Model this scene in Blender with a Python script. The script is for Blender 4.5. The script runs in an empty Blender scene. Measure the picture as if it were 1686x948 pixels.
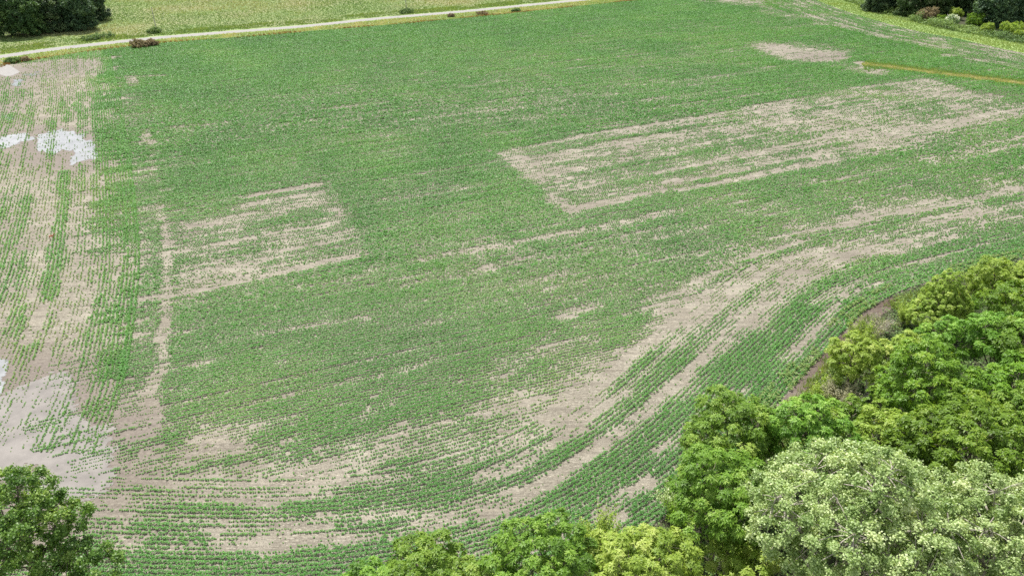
import bpy, math, random
import numpy as np
from mathutils import Vector

rng = np.random.default_rng(7)
random.seed(7)
scene = bpy.context.scene
COL = scene.collection

# ------------------------------------------------------------------ camera model
FPX = 1204.0
PITCH = math.radians(29.5)
CAM_H = 55.0
CP, SP = math.cos(PITCH), math.sin(PITCH)

def at(u, v, z=0.0):
    """point at height z seen at photo pixel (u, v)"""
    x = (u - 843) / FPX
    y = (474 - v) / FPX
    d = (x, CP + y * SP, -SP + y * CP)
    t = (z - CAM_H) / d[2]
    return np.array((d[0] * t, d[1] * t, z))

def px(pts):
    return np.array([at(u, v)[:2] for u, v in pts])

def project(P):
    X, Y, Z = P[:, 0], P[:, 1], (P[:, 2] if P.shape[1] > 2 else 0) - CAM_H
    dep = Y * CP - Z * SP
    up = Y * SP + Z * CP
    dep_s = np.maximum(dep, .1)
    return 843 + FPX * X / dep_s, 474 - FPX * up / dep_s, dep

def in_view(P, m=1.22):
    u, v, d = project(P)
    return (d > 1) & (np.abs(u - 843) < 843 * m) & (v > -70) & (v < 1030)

# ------------------------------------------------------------------ scene objects
def tag(o, label=None, cat=None, group=None, kind=None):
    if label: o['label'] = label
    if cat: o['category'] = cat
    if group: o['group'] = group
    if kind: o['kind'] = kind
    return o

def empty(name, loc, rz=0.0, s=(1, 1, 1)):
    o = bpy.data.objects.new(name, None)
    o.location = loc
    o.rotation_euler = (0, 0, rz)
    o.scale = s
    COL.objects.link(o)
    return o

def link(name, me, parent=None):
    o = bpy.data.objects.new(name, me)
    COL.objects.link(o)
    o.parent = parent
    return o

def mesh(name, verts, faces, mat, tone=None, smooth=False, pattr=None):
    """verts (N,3); faces (M,k) int array"""
    verts = np.asarray(verts, np.float32)
    faces = np.asarray(faces, np.int32)
    me = bpy.data.meshes.new(name)
    k = faces.shape[1]
    me.vertices.add(len(verts))
    me.vertices.foreach_set('co', verts.ravel())
    me.loops.add(faces.size)
    me.loops.foreach_set('vertex_index', faces.ravel())
    me.polygons.add(len(faces))
    me.polygons.foreach_set('loop_start', np.arange(0, faces.size, k, dtype=np.int32))
    if smooth:
        me.polygons.foreach_set('use_smooth', np.ones(len(faces), bool))
    me.update(calc_edges=True)
    if tone is not None:
        a = me.attributes.new('tone', 'FLOAT', 'FACE')
        a.data.foreach_set('value', np.asarray(tone, np.float32))
    if pattr:
        for kx, vals in pattr.items():
            a = me.attributes.new(kx, 'FLOAT', 'POINT')
            a.data.foreach_set('value', np.asarray(vals, np.float32))
    if mat: me.materials.append(mat)
    return me

# ------------------------------------------------------------------ noise
def hash2(i, j, seed=0):
    h = (i.astype(np.int64) * 374761393 + j.astype(np.int64) * 668265263 + seed * 1442695041) & 0xffffffff
    h = ((h ^ (h >> 13)) * 1274126177) & 0xffffffff
    h = (h ^ (h >> 16)) & 0xffffffff
    return h / 4294967295.0

def vnoise(x, y, seed=0):
    i = np.floor(x).astype(np.int64); j = np.floor(y).astype(np.int64)
    fx = x - i; fy = y - j
    fx = fx * fx * (3 - 2 * fx); fy = fy * fy * (3 - 2 * fy)
    a = hash2(i, j, seed); b = hash2(i + 1, j, seed)
    c = hash2(i, j + 1, seed); d = hash2(i + 1, j + 1, seed)
    return (a * (1 - fx) + b * fx) * (1 - fy) + (c * (1 - fx) + d * fx) * fy

def fbm(x, y, seed=0, o=3):
    s = 0; a = .5; t = 0
    for k in range(o):
        s = s + a * vnoise(x * 2 ** k, y * 2 ** k, seed + k * 17); t += a; a *= .5
    return s / t

# ------------------------------------------------------------------ curves
def catmull(P, step=1.0):
    P = np.asarray(P, float)
    Q = np.vstack([2 * P[0] - P[1], P, 2 * P[-1] - P[-2]])
    out = []
    for i in range(1, len(Q) - 2):
        n = max(2, int(np.linalg.norm(Q[i + 1] - Q[i]) / step))
        t = np.linspace(0, 1, n, endpoint=False)[:, None]
        out.append(.5 * (2 * Q[i] + (Q[i + 1] - Q[i - 1]) * t + (2 * Q[i - 1] - 5 * Q[i] + 4 * Q[i + 1] - Q[i + 2]) * t ** 2
                         + (3 * Q[i] - Q[i - 1] - 3 * Q[i + 1] + Q[i + 2]) * t ** 3))
    out.append(P[-1:])
    return resample(np.vstack(out), step)

def resample(P, step):
    d = np.r_[0, np.cumsum(np.linalg.norm(np.diff(P, axis=0), axis=1))]
    s = np.arange(0, d[-1], step)
    return np.c_[np.interp(s, d, P[:, 0]), np.interp(s, d, P[:, 1])]

def smooth_line(P, n):
    for _ in range(n):
        P[1:-1] = .25 * P[:-2] + .5 * P[1:-1] + .25 * P[2:]
    return P

def normals(P):
    t = np.gradient(P, axis=0)
    t /= np.linalg.norm(t, axis=1)[:, None]
    return np.c_[-t[:, 1], t[:, 0]]      # to the left of travel

def signed_dist(pts, line, chunk=60000):
    """distance to a polyline, positive on its left"""
    n = normals(line)
    out = np.empty(len(pts))
    L2 = (line ** 2).sum(1)
    for a in range(0, len(pts), chunk):
        p = pts[a:a + chunk]
        d2 = L2[None] - 2 * p @ line.T
        k = d2.argmin(1)
        v = p - line[k]
        dist = np.sqrt(np.maximum((v ** 2).sum(1), 0))
        out[a:a + chunk] = np.where((v * n[k]).sum(1) >= 0, dist, -dist)
    return out

def in_poly(x, y, poly):
    c = np.zeros(x.shape, bool)
    n = len(poly)
    for i in range(n):
        x0, y0 = poly[i]; x1, y1 = poly[(i + 1) % n]
        if y0 == y1: continue
        m = (y0 > y) != (y1 > y)
        c ^= m & (x < (x1 - x0) * (y - y0) / (y1 - y0) + x0)
    return c

# K: the contour row the curved headland is built from (left to right), left normal points into the field
K = np.array([(-75, 47.5), (-50, 46.6), (-37, 46.2), (-28, 45.9), (-19.1, 46.2), (-11, 47.4), (-3.3, 49.7), (2.8, 52.8), (10.1, 58.2), (15.8, 63.6),
              (20.1, 68.4), (26.7, 76.2), (37.2, 88.0), (45.7, 97.0), (57, 104.6), (71.6, 111.2), (91.5, 119.0), (130, 134), (180, 155)])
K = smooth_line(catmull(K, .5), 60)
# E: where the left headland meets the main rows (far to near), left normal... travel towards camera
E = px([(205, 98), (213, 127), (221, 144), (238, 215), (252, 280), (265, 350), (275, 430), (270, 560), (258, 640), (240, 700), (212, 790), (170, 900)])
E = np.vstack([E[0] + (E[0] - E[1]) * 1.2, E, E[-1] + (E[-1] - E[-2]) * .3])
E = smooth_line(catmull(E, .5), 60)
# G: grass edge in front of the far right wood (far to near)
G = px([(1330, -12), (1390, 12), (1457, 33), (1528, 51), (1600, 64), (1686, 83), (1850, 112)])
G = smooth_line(catmull(G, 1.0), 20)
ROAD = px([(-160, 117), (-60, 103), (0, 94), (75, 83), (148, 74.5), (252, 63.5), (356, 55), (500, 43.8), (619, 31.5), (767, 19), (915, 4.5), (1060, -8.5), (1300, -27)])
ROAD = catmull(ROAD, 2.0)
EDGE = px([(-20, 118), (10, 107), (45, 101), (90, 94), (150, 85), (238, 74.5), (300, 69), (400, 62), (500, 53.5), (650, 41), (800, 27), (920, 14.5), (1040, 2), (1160, -9), (1300, -22)])
EDGE = catmull(EDGE, 2.0)
def offset(line, d):
    return line + normals(line) * d

FIELD = np.vstack([EDGE, [[200, 470]], offset(G, -4.0)[::-1][::-1], [[330, 215], [330, 175]], offset(K, -8.6)[::-1], [[-110, 40], [-360, 150], [-300, 220]]])

# ------------------------------------------------------------------ crop density map, laid out on the ground
GX0, GY0, GS = -340.0, 30.0, .5
GW, GH = 1360, 900
gx, gy = np.meshgrid(GX0 + GS * np.arange(GW), GY0 + GS * np.arange(GH))
DEN = np.full((GH, GW), .93)
WET = np.zeros((GH, GW))

def blur(m, r):
    k = max(1, int(r / GS))
    for ax in (0, 1):
        for _ in range(2):
            p = np.pad(m, [(k + 1, k) if a == ax else (0, 0) for a in (0, 1)], mode='edge')
            c = p.cumsum(ax)
            m = (np.take(c, range(2 * k + 1, p.shape[ax]), ax) - np.take(c, range(0, p.shape[ax] - 2 * k - 1), ax)) / (2 * k + 1)
    return m

jx = (fbm(gx / 6, gy / 6, 3) - .5); jy = (fbm(gx / 6, gy / 6, 5) - .5)
def paint(poly, val, r=1.5, jit=6.0, ground=False, arr=None):
    p = np.asarray(poly, float) if ground else px(poly)
    a = DEN if arr is None else arr
    m = in_poly(gx + jx * jit, gy + jy * jit, p).astype(float)
    m = blur(m, r)
    a[:] = a * (1 - m) + val * m

def streak(pts, w, val, jit=.6, arr=None, r=.5, soft=False):
    p = resample(px(pts), .5)
    a = DEN if arr is None else arr
    if soft: val = .30 + .55 * val; w = w * .9
    lo = p.min(0) - w * 2 - 2; hi = p.max(0) + w * 2 + 2
    i0, i1 = int((lo[1] - GY0) / GS), int((hi[1] - GY0) / GS) + 1
    j0, j1 = int((lo[0] - GX0) / GS), int((hi[0] - GX0) / GS) + 1
    i0, j0 = max(0, i0), max(0, j0)
    sx, sy = gx[i0:i1, j0:j1], gy[i0:i1, j0:j1]
    if sx.size == 0: return
    q = np.c_[(sx + jx[i0:i1, j0:j1] * jit).ravel(), (sy + jy[i0:i1, j0:j1] * jit).ravel()]
    d = np.abs(signed_dist(q, p)).reshape(sx.shape)
    m = np.clip(1 - (d - w / 2) / r, 0, 1)
    a[i0:i1, j0:j1] = a[i0:i1, j0:j1] * (1 - m) + val * m

# far field slightly thin patches
paint([(560, 95), (900, 60), (1150, 30), (1330, 20), (1400, 90), (1150, 150), (800, 210), (560, 220)], .86, 10)
paint([(600, 150), (980, 90), (1250, 60), (1250, 110), (900, 190), (640, 230)], .82, 10)
paint([(690, 370), (1000, 380), (1180, 330), (1686, 200), (1686, 330), (1300, 400), (950, 520), (700, 480)], .80, 6)
paint([(380, 180), (650, 150), (660, 260), (420, 290)], .88, 6)
# right hand headland along the wood
paint([(1180, -10), (1330, -10), (1460, 36), (1540, 57), (1686, 83), (1850, 110), (1850, 150), (1686, 122), (1560, 92), (1450, 62), (1320, 38)], .60, 5, 10)
paint([(1180, -8), (1250, -8), (1245, 10), (1200, 10)], .15, 3)
streak([(1150, 2), (1240, 8), (1300, 22), (1360, 42)], 2.5, .4)
streak([(1405, 28), (1500, 52), (1560, 72), (1620, 84)], 4, .52)
streak([(1455, 62), (1500, 68), (1560, 80)], 3, .22, 2)
streak([(1330, 25), (1420, 50), (1480, 66)], 2.5, .35, 2)
streak([(1560, 92), (1640, 104), (1700, 116)], 4, .25, 3)
streak([(1590, 72), (1660, 84), (1720, 95)], 3, .35, 3)
# oval bare patch
paint([(1238, 76), (1268, 70), (1310, 78), (1400, 86), (1398, 100), (1340, 103), (1290, 100), (1262, 92)], .10, 2, 6)
paint([(1300, 68), (1345, 72), (1390, 80), (1350, 86), (1310, 80)], .6, 2, 3)
paint([(1390, 108), (1470, 112), (1460, 122), (1400, 120)], .3, 2)
streak([(1419, 105), (1470, 111), (1540, 119.5), (1600, 127), (1686, 138), (1800, 152)], 5.0, 0.0, .5)
# the big thin rectangle
BIG = [(822, 254), (880, 243), (960, 223), (1060, 207), (1180, 188), (1300, 166), (1410, 146), (1525, 130), (1600, 150), (1686, 166), (1760, 180), (1760, 178), (1686, 192), (1560, 225),
       (1400, 262), (1250, 295), (1100, 318), (940, 348), (905, 332), (868, 300)]
paint(BIG, .44, .9, 2.5)
for s, w, v in [([(822, 254), (955, 225), (1180, 188), (1410, 146), (1525, 131)], 1.3, .14), ([(845, 268), (1000, 240), (1110, 222)], 1.6, .12),
                ([(865, 293), (960, 275), (1080, 255), (1250, 222)], 1.1, .18), ([(1000, 268), (1160, 240), (1320, 208), (1480, 176)], 1.1, .2), ([(940, 348), (1090, 312)], 2.0, .12),
                ([(1100, 300), (1250, 277), (1420, 240), (1580, 206), (1700, 182)], 2.2, .25), ([(1120, 312), (1240, 290), (1380, 262)], 2.0, .12), ([(905, 332), (935, 330)], 2.0, .2),
                ([(1080, 285), (1250, 250), (1420, 214)], 1.2, .15)]:
    streak(s, w, v)
for s, w, v in [([(870, 258), (1000, 232), (1160, 204)], 1.1, .8), ([(900, 300), (1060, 268), (1260, 230)], 1.3, .75), ([(1150, 300), (1330, 262)], 1.3, .85), ([(930, 320), (1110, 290)], 2, .75),
                ([(1200, 250), (1450, 200), (1600, 170)], 2, .7), ([(1500, 150), (1580, 160), (1480, 178)], 4, .6), ([(1540, 170), (1640, 172)], 3, .6)]:
    streak(s, w, v, 2.5)
paint([(1480, 138), (1530, 131), (1600, 151), (1575, 165), (1500, 158)], .3, 1.5, 4)
paint([(1560, 172), (1690, 168), (1760, 178), (1700, 190), (1600, 205)], .34, 2, 5)
paint([(1610, 150), (1760, 160), (1760, 176), (1640, 166)], .72, 2)
streak([(1490, 152), (1560, 158), (1640, 160)], 2.5, .25, 2, r=1.5)
# the smaller thin rectangle on the left
paint([(268, 372), (410, 332), (527, 303), (560, 350), (600, 420), (500, 443), (385, 474), (290, 500), (268, 540), (262, 430)], .46, .8, 2.5)
for s, w, v in [([(405, 325), (470, 313), (527, 303)], 1.2, .05), ([(268, 352), (400, 325)], .9, .4), ([(400, 340), (480, 325), (530, 318)], 1.3, .15), ([(300, 376), (370, 362), (420, 350)], 1.4, .2),
                ([(300, 412), (420, 390), (565, 364)], 1.1, .06), ([(480, 443), (545, 431), (603, 420)], 1.5, .02), ([(440, 452), (490, 441)], 1.1, .2), ([(270, 360), (274, 430), (272, 520), (262, 620)], .9, .25),
                ([(300, 455), (340, 465), (300, 492)], 2.0, .28), ([(360, 440), (420, 445), (380, 465)], 2.5, .2), ([(540, 300), (600, 420)], .6, .6)]:
    streak(s, w, v, 1.2)
for s, w, v in [([(330, 345), (450, 325), (520, 312)], .9, .8), ([(300, 400), (440, 372), (550, 352)], 1.0, .8), ([(300, 430), (420, 410), (560, 382)], 1.6, .75), ([(440, 436), (560, 412)], 1.2, .85)]:
    streak(s, w, v, 2.0)
paint([(160, 250), (262, 300), (274, 430), (268, 560), (250, 690), (190, 690), (150, 560)], .80, 4, 9)
# thin lines between passes of the planter
for s, w, v in [([(600, 448), (690, 430), (830, 402), (960, 378), (1100, 350)], 1.0, .25), ([(690, 431), (850, 400)], .7, .12), ([(660, 470), (760, 455), (870, 430)], .7, .5), ([(1160, 240), (1300, 300)], .3, .8),
                ([(540, 180), (580, 176), (632, 170)], 2.2, .3), ([(500, 123), (620, 110)], .8, .6), ([(640, 160), (800, 140), (980, 107)], 1.1, .5), ([(860, 112), (990, 94)], 1.2, .45), ([(790, 185), (880, 178)], 1.4, .45),
                ([(838, 199), (930, 190)], 1.2, .4), ([(242, 216), (300, 210), (380, 203)], 1.5, .25), ([(190, 189), (240, 186)], 2, .3), ([(225, 127), (270, 125)], 1.4, .35), ([(120, 154), (160, 148)], 1.6, .35),
                ([(430, 545), (520, 536), (612, 522)], .8, .75), ([(270, 608), (340, 600)], .8, .4), ([(450, 484), (520, 470), (600, 455)], .7, .4), ([(605, 648), (640, 641)], 1.3, .15), ([(640, 545), (720, 530)], .8, .6),
                ([(1100, 350), (1200, 325), (1400, 290)], .9, .5), ([(1180, 345), (1420, 285), (1686, 225)], .8, .5), ([(1000, 590), (1040, 575)], .8, .2), ([(650, 300), (730, 290)], 1, .5), ([(570, 340), (800, 305)], .7, .6),
                ([(960, 540), (1060, 505), (1150, 470)], 2, .4), ([(930, 525), (990, 505)], 1.6, .2)]:
    streak(s, w, v, 2.0, soft=True, r=.8)
for s, w, v in [([(213, 127), (222, 145)], 2.5, .25), ([(238, 215), (247, 243)], 1.6, .25), ([(247, 243), (260, 300), (265, 352)], 1.0, .6), ([(262, 620), (250, 660), (243, 700)], 1.6, .1)]:
    streak(s, w, v, 2)
streak([(262, 340), (270, 375), (274, 430), (272, 520), (264, 610), (255, 650)], .9, .15, 1.5)
# left headland: thin, streaky, greener close to the main rows
paint([(-200, 120), (60, 108), (150, 118), (152, 160), (165, 215), (180, 300), (190, 360), (165, 430), (165, 500), (150, 560), (120, 640), (-200, 640)], .56, 6, 8)
paint([(165, 300), (250, 300), (262, 350), (240, 380), (190, 390)], .66, 2.5, 5)
paint([(165, 340), (225, 330), (232, 356), (180, 372)], .5, 2, 5)
paint([(130, 420), (230, 405), (225, 440), (160, 470)], .52, 2, 5)
paint([(150, 120), (245, 150), (240, 215), (160, 215)], .70, 3, 6)
for s, w, v in [([(66, 130), (70, 180), (72, 220), (60, 330), (45, 400)], 3.0, .12), ([(113, 136), (120, 213), (117, 280), (108, 380), (98, 473)], 1.6, .04), ([(93, 135), (100, 180), (97, 250), (88, 340), (60, 440)], 1.8, .12),
                ([(142, 160), (150, 230), (138, 330), (130, 420), (120, 500)], 1.0, .22), ([(30, 240), (25, 330), (5, 420)], 2.2, .25), ([(70, 300), (45, 400), (20, 480), (0, 540)], 1.8, .15),
                ([(95, 400), (75, 480), (50, 560)], 2.2, .08), ([(125, 400), (112, 480), (100, 560)], 2.2, .12), ([(160, 470), (140, 500), (110, 560)], 2.2, .25)]:
    streak(s, w, v, 1.0)
for s, w, v in [([(105, 285), (103, 340), (96, 400), (88, 450), (80, 490)], 2.2, .9), ([(82, 200), (84, 260)], 1.5, .7), ([(105, 140), (112, 200)], 2.0, .7), ([(40, 330), (20, 420), (5, 500)], 1.6, .8), ([(48, 410), (15, 560)], 1.2, .75),
                ([(128, 140), (140, 210)], 2.2, .75)]:
    streak(s, w, v, 2.0)
paint([(0, 350), (25, 330), (18, 420), (0, 450)], .75, 1.5, 4)
paint([(58, 222), (100, 213), (130, 222), (150, 234), (163, 253), (152, 266), (120, 271), (118, 252), (92, 249), (58, 246)], .12, 1.0, 2)
paint([(-60, 226), (46, 219), (46, 240), (-60, 244)], .1, 1.0, 2)
# around the drive and the top left puddles
paint([(-60, 104), (30, 100), (60, 100), (100, 96), (172, 98), (160, 118), (130, 150), (60, 150), (-60, 150)], .16, 2, 5)
paint([(20, 104), (95, 96), (130, 93), (110, 100), (40, 106)], .7, 1.2, 3)
paint([(-80, 150), (55, 150), (50, 215), (-80, 220)], .42, 3, 6)
# wet lower left corner
paint([(-100, 560), (60, 570), (170, 580), (200, 640), (235, 700), (260, 740), (215, 820), (150, 880), (-100, 900)], .20, 2.0, 5)
paint([(165, 560), (245, 540), (245, 640), (225, 680), (190, 690), (170, 640)], .72, 2.5, 6)
paint([(190, 690), (225, 690), (220, 725), (200, 725)], .6, 1.0, 2)
paint([(140, 790), (195, 745), (230, 740), (225, 765), (190, 810), (160, 800)], .62, 1.0, 3)
paint([(30, 690), (80, 690), (110, 745), (60, 755)], .42, 1.0, 4)
paint([(225, 690), (262, 690), (275, 745), (225, 840), (150, 870), (140, 830), (215, 760)], .08, .8, 2)
# lower left of the main rows: sparse
paint([(262, 695), (330, 685), (440, 688), (560, 675), (650, 640), (760, 620), (900, 560), (1000, 590), (900, 690), (800, 765), (615, 828), (480, 850), (300, 850), (190, 880), (230, 830), (275, 740)], .44, 2.5, 7)
paint([(270, 695), (430, 690), (560, 690), (500, 720), (330, 735)], .36, 1.2, 4)
paint([(380, 745), (560, 735), (640, 760), (600, 800), (420, 810)], .38, 1.5, 5)
paint([(700, 690), (830, 650), (880, 660), (790, 730), (690, 740)], .55, 1.5, 5)
for s, w, v in [([(425, 722), (500, 705), (560, 682), (640, 640), (700, 618)], 1.6, .92), ([(480, 740), (600, 700), (700, 655), (800, 640)], 2.2, .88), ([(330, 760), (450, 752), (560, 750)], 1.1, .8), ([(300, 830), (400, 820), (500, 815)], 1.3, .8),
                ([(480, 838), (560, 828), (660, 812), (760, 795), (860, 755), (960, 690)], 2.2, .95), ([(640, 770), (740, 745)], 2.0, .8), ([(690, 690), (800, 650), (900, 600)], 2.0, .85), ([(720, 720), (800, 690)], 1.4, .8)]:
    streak(s, w, v, 1.5)
# bare wedge where the straight rows run out against the curved ones
paint([(640, 700), (760, 660), (900, 610), (1000, 560), (960, 640), (850, 740), (740, 760)], .60, 2, 5)
paint([(840, 735), (930, 655), (1020, 575), (1110, 500), (1200, 430), (1300, 400), (1420, 372), (1560, 345), (1700, 318), (1760, 310), (1760, 350), (1686, 368), (1542, 402), (1423, 428), (1330, 465), (1284, 512), (1186, 596), (1122, 660), (1010, 735), (900, 720)], .34, 1.2, 3)
paint([(1290, 372), (1480, 318), (1760, 262), (1760, 320), (1500, 366), (1300, 410)], .50, 1.5, 3)
paint([(1120, 480), (1200, 430), (1260, 420), (1230, 480), (1140, 540), (1040, 610), (1020, 590)], .17, 1.2, 4)
paint([(1300, 432), (1420, 398), (1540, 375), (1530, 392), (1420, 420), (1330, 452), (1270, 500), (1200, 560), (1190, 540)], .17, 1.0, 3)
for s, w, v in [([(1150, 480), (1230, 435), (1330, 408), (1480, 372)], 1.3, .75), ([(950, 655), (1040, 600), (1100, 545)], 1.5, .7), ([(1000, 690), (1100, 600), (1200, 520)], 1.0, .6), ([(1330, 395), (1500, 355), (1686, 320)], 1.3, .8),
                ([(1000, 650), (1050, 610), (1090, 575)], 1.4, .8), ([(1420, 375), (1600, 335), (1760, 300)], 1.3, .8), ([(1040, 640), (1130, 570), (1200, 510), (1290, 450)], .8, .65), ([(1050, 690), (1130, 610), (1190, 560)], 1.6, .7),
                ([(940, 730), (1020, 690), (1080, 640)], 2.0, .75), ([(870, 700), (960, 640), (1030, 590)], .8, .5)]:
    streak(s, w, v, 1.6)
for s, w, v in [([(1040, 690), (1120, 620), (1200, 550), (1260, 500)], 1.0, .04), ([(900, 690), (980, 640), (1070, 565), (1150, 500)], 2.0, .08), ([(1500, 350), (1686, 310)], 1.2, .15), ([(1400, 360), (1560, 325)], 1.5, .2)]:
    streak(s, w, v, .6)
# curved headland below: green band then bare streaks
paint([(1686, 375), (1542, 410), (1423, 436), (1334, 472), (1284, 522), (1186, 605), (1122, 669), (1073, 714), (1000, 773), (920, 830), (1000, 860), (1120, 840), (1320, 640), (1420, 540), (1520, 480), (1700, 420)], .97, .5, 1)
paint([(180, 870), (330, 860), (500, 858), (680, 845), (800, 815), (870, 800), (900, 830), (860, 850), (740, 880), (640, 905), (500, 915), (420, 905), (180, 915)], .45, .8, 2)
for s, w, v in [([(430, 884), (500, 875), (582, 863), (696, 855), (786, 830), (889, 801), (1000, 724)], 1.3, .02), ([(500, 842), (615, 828), (729, 801), (848, 773), (960, 705)], .8, .06), ([(640, 895), (730, 880), (800, 858)], 1.6, .12),
                ([(790, 835), (850, 815)], 2.2, .1), ([(350, 880), (450, 895), (560, 890)], 2.4, .38), ([(430, 915), (560, 908)], 1.0, .2)]:
    streak(s, w, v, .6)
paint([(165, 800), (300, 790), (480, 790), (640, 775), (660, 850), (520, 868), (420, 905), (300, 912), (165, 915)], .30, 1.2, 4)
paint([(420, 905), (520, 868), (680, 848), (800, 818), (860, 806), (850, 850), (740, 884), (640, 905), (500, 916)], .36, .8, 2)
for s, w, v in [([(480, 838), (560, 828), (660, 812), (760, 795)], 1.8, .92), ([(250, 835), (330, 838), (400, 842)], .8, .7), ([(220, 870), (330, 868)], .7, .6), ([(190, 925), (300, 925), (420, 930)], 1.2, .85), ([(480, 920), (600, 905), (700, 880), (790, 860)], .9, .85), ([(420, 942), (560, 930), (640, 915)], 1.2, .85), ([(560, 868), (660, 865)], .9, .75), ([(250, 895), (330, 893)], .8, .8)]:
    streak(s, w, v, .8)
for s, w, v in [([(1290, 590), (1340, 545), (1365, 525)], 1.8, .3), ([(1330, 540), (1380, 500)], 1.0, .35), ([(1060, 800), (1075, 790)], 1.6, .1), ([(985, 845), (1010, 830)], 1.6, .3), ([(1025, 815), (1040, 806)], 1.3, .1), ([(1010, 855), (1025, 843)], 1.0, .2),
                ([(1340, 500), (1420, 462)], 1.2, .5), ([(1390, 490), (1450, 465)], 1, .4), ([(1080, 745), (1180, 660)], .5, .5), ([(1110, 735), (1210, 640)], .5, .5), ([(1480, 440), (1560, 420)], .8, .6), ([(1170, 690), (1230, 640)], 1.0, .3)]:
    streak(s, w, v, .8)
paint([(-60, 99), (10, 100), (34, 113), (40, 119), (22, 127), (-60, 130)], 0.0, .6, 0)
streak([(0, 112), (26, 117)], 7, 0.0, 0)
# moisture stains
paint([(-80, 125), (60, 104), (100, 100), (175, 98), (140, 118), (60, 135), (40, 160), (-80, 170)], .75, 3, 8, arr=WET)
paint([(-80, 150), (50, 150), (55, 240), (-80, 260)], .55, 4, 8, arr=WET)
paint([(-20, 218), (60, 215), (160, 225), (178, 268), (120, 290), (-20, 270)], .6, 3, 6, arr=WET)
paint([(-120, 585), (60, 575), (190, 590), (240, 690), (262, 700), (275, 750), (225, 850), (150, 880), (-120, 920)], .9, 3, 6, arr=WET)
paint([(40, 208), (110, 204), (170, 224), (184, 262), (150, 282), (100, 275), (40, 262)], .85, 1.5, 4, arr=WET)
paint([(215, 690), (262, 690), (275, 745), (235, 800), (215, 760)], .95, 1.5, 3, arr=WET)
paint([(200, 760), (420, 745), (450, 850), (200, 900)], .42, 5, 8, arr=WET)
paint([(1300, 86), (1400, 88), (1398, 101), (1310, 101)], .5, 2, 4, arr=WET)
paint([(1600, 148), (1760, 150), (1760, 164), (1620, 160)], .7, 2, 4, arr=WET)

def grid_lookup(a, x, y):
    fx = np.clip((x - GX0) / GS, 0, GW - 1.001); fy = np.clip((y - GY0) / GS, 0, GH - 1.001)
    i = fy.astype(int); j = fx.astype(int); tx = fx - j; ty = fy - i
    return (a[i, j] * (1 - tx) + a[i, j + 1] * tx) * (1 - ty) + (a[i + 1, j] * (1 - tx) + a[i + 1, j + 1] * tx) * ty

# ------------------------------------------------------------------ materials
def mat(name):
    m = bpy.data.materials.new(name)
    m.use_nodes = True
    nt = m.node_tree
    b = nt.nodes['Principled BSDF']
    return m, nt, b

def N(nt, typ, **kw):
    n = nt.nodes.new(typ)
    for k, v in kw.items():
        if k.startswith('i_'):
            n.inputs[k[2:].replace('_', ' ')].default_value = v
        else:
            setattr(n, k, v)
    return n

def ramp(nt, src, stops):
    r = nt.nodes.new('ShaderNodeValToRGB')
    e = r.color_ramp.elements
    while len(e) > 1: e.remove(e[0])
    e[0].position = stops[0][0]; e[0].color = (*stops[0][1], 1)
    for p, c in stops[1:]:
        x = e.new(p); x.color = (*c, 1)
    nt.links.new(src, r.inputs[0])
    return r.outputs[0]

def mixc(nt, a, b, f, blend='MIX'):
    m = nt.nodes.new('ShaderNodeMix'); m.data_type = 'RGBA'; m.blend_type = blend
    for s, v in ((m.inputs[0], f), (m.inputs[6], a), (m.inputs[7], b)):
        if hasattr(v, 'links') or hasattr(v, 'is_linked'): nt.links.new(v, s)
        else: s.default_value = v if not isinstance(v, tuple) or len(v) == 4 else (*v, 1)
    return m.outputs[2]

def noise(nt, scale, detail=4, rough=.55, vec=None, out=0):
    n = N(nt, 'ShaderNodeTexNoise'); n.inputs['Scale'].default_value = scale; n.inputs['Detail'].default_value = detail; n.inputs['Roughness'].default_value = rough
    if vec is not None: nt.links.new(vec, n.inputs['Vector'])
    return n.outputs[out]

def objco(nt):
    return N(nt, 'ShaderNodeTexCoord').outputs['Object']

def leaf_mat(name, stops, trans=.35, rough=.5, spec=.4, vary=.12, obj_random=True):
    m, nt, b = mat(name)
    at_ = N(nt, 'ShaderNodeAttribute', attribute_name='tone')
    c = ramp(nt, at_.outputs['Fac'], stops)
    if obj_random:
        oi = N(nt, 'ShaderNodeObjectInfo')
        hs = N(nt, 'ShaderNodeHueSaturation')
        mr = N(nt, 'ShaderNodeMapRange'); mr.inputs['To Min'].default_value = 1 - vary; mr.inputs['To Max'].default_value = 1 + vary
        nt.links.new(oi.outputs['Random'], mr.inputs['Value'])
        nt.links.new(mr.outputs[0], hs.inputs['Value'])
        mr2 = N(nt, 'ShaderNodeMapRange'); mr2.inputs['To Min'].default_value = .5 - vary * .05; mr2.inputs['To Max'].default_value = .5 + vary * .10
        nt.links.new(oi.outputs['Random'], mr2.inputs['Value'])
        nt.links.new(mr2.outputs[0], hs.inputs['Hue'])
        nt.links.new(c, hs.inputs['Color'])
        c = hs.outputs[0]
    nt.links.new(c, b.inputs['Base Color'])
    b.inputs['Roughness'].default_value = rough
    b.inputs['Specular IOR Level'].default_value = spec
    tr = N(nt, 'ShaderNodeBsdfTranslucent')
    tc = mixc(nt, c, (1.0, 1.0, .45, 1), 1.0, 'MULTIPLY')
    nt.links.new(tc, tr.inputs['Color'])
    ms = N(nt, 'ShaderNodeMixShader'); ms.inputs[0].default_value = trans
    nt.links.new(b.outputs[0], ms.inputs[1]); nt.links.new(tr.outputs[0], ms.inputs[2])
    nt.links.new(ms.outputs[0], nt.nodes['Material Output'].inputs['Surface'])
    return m

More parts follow.
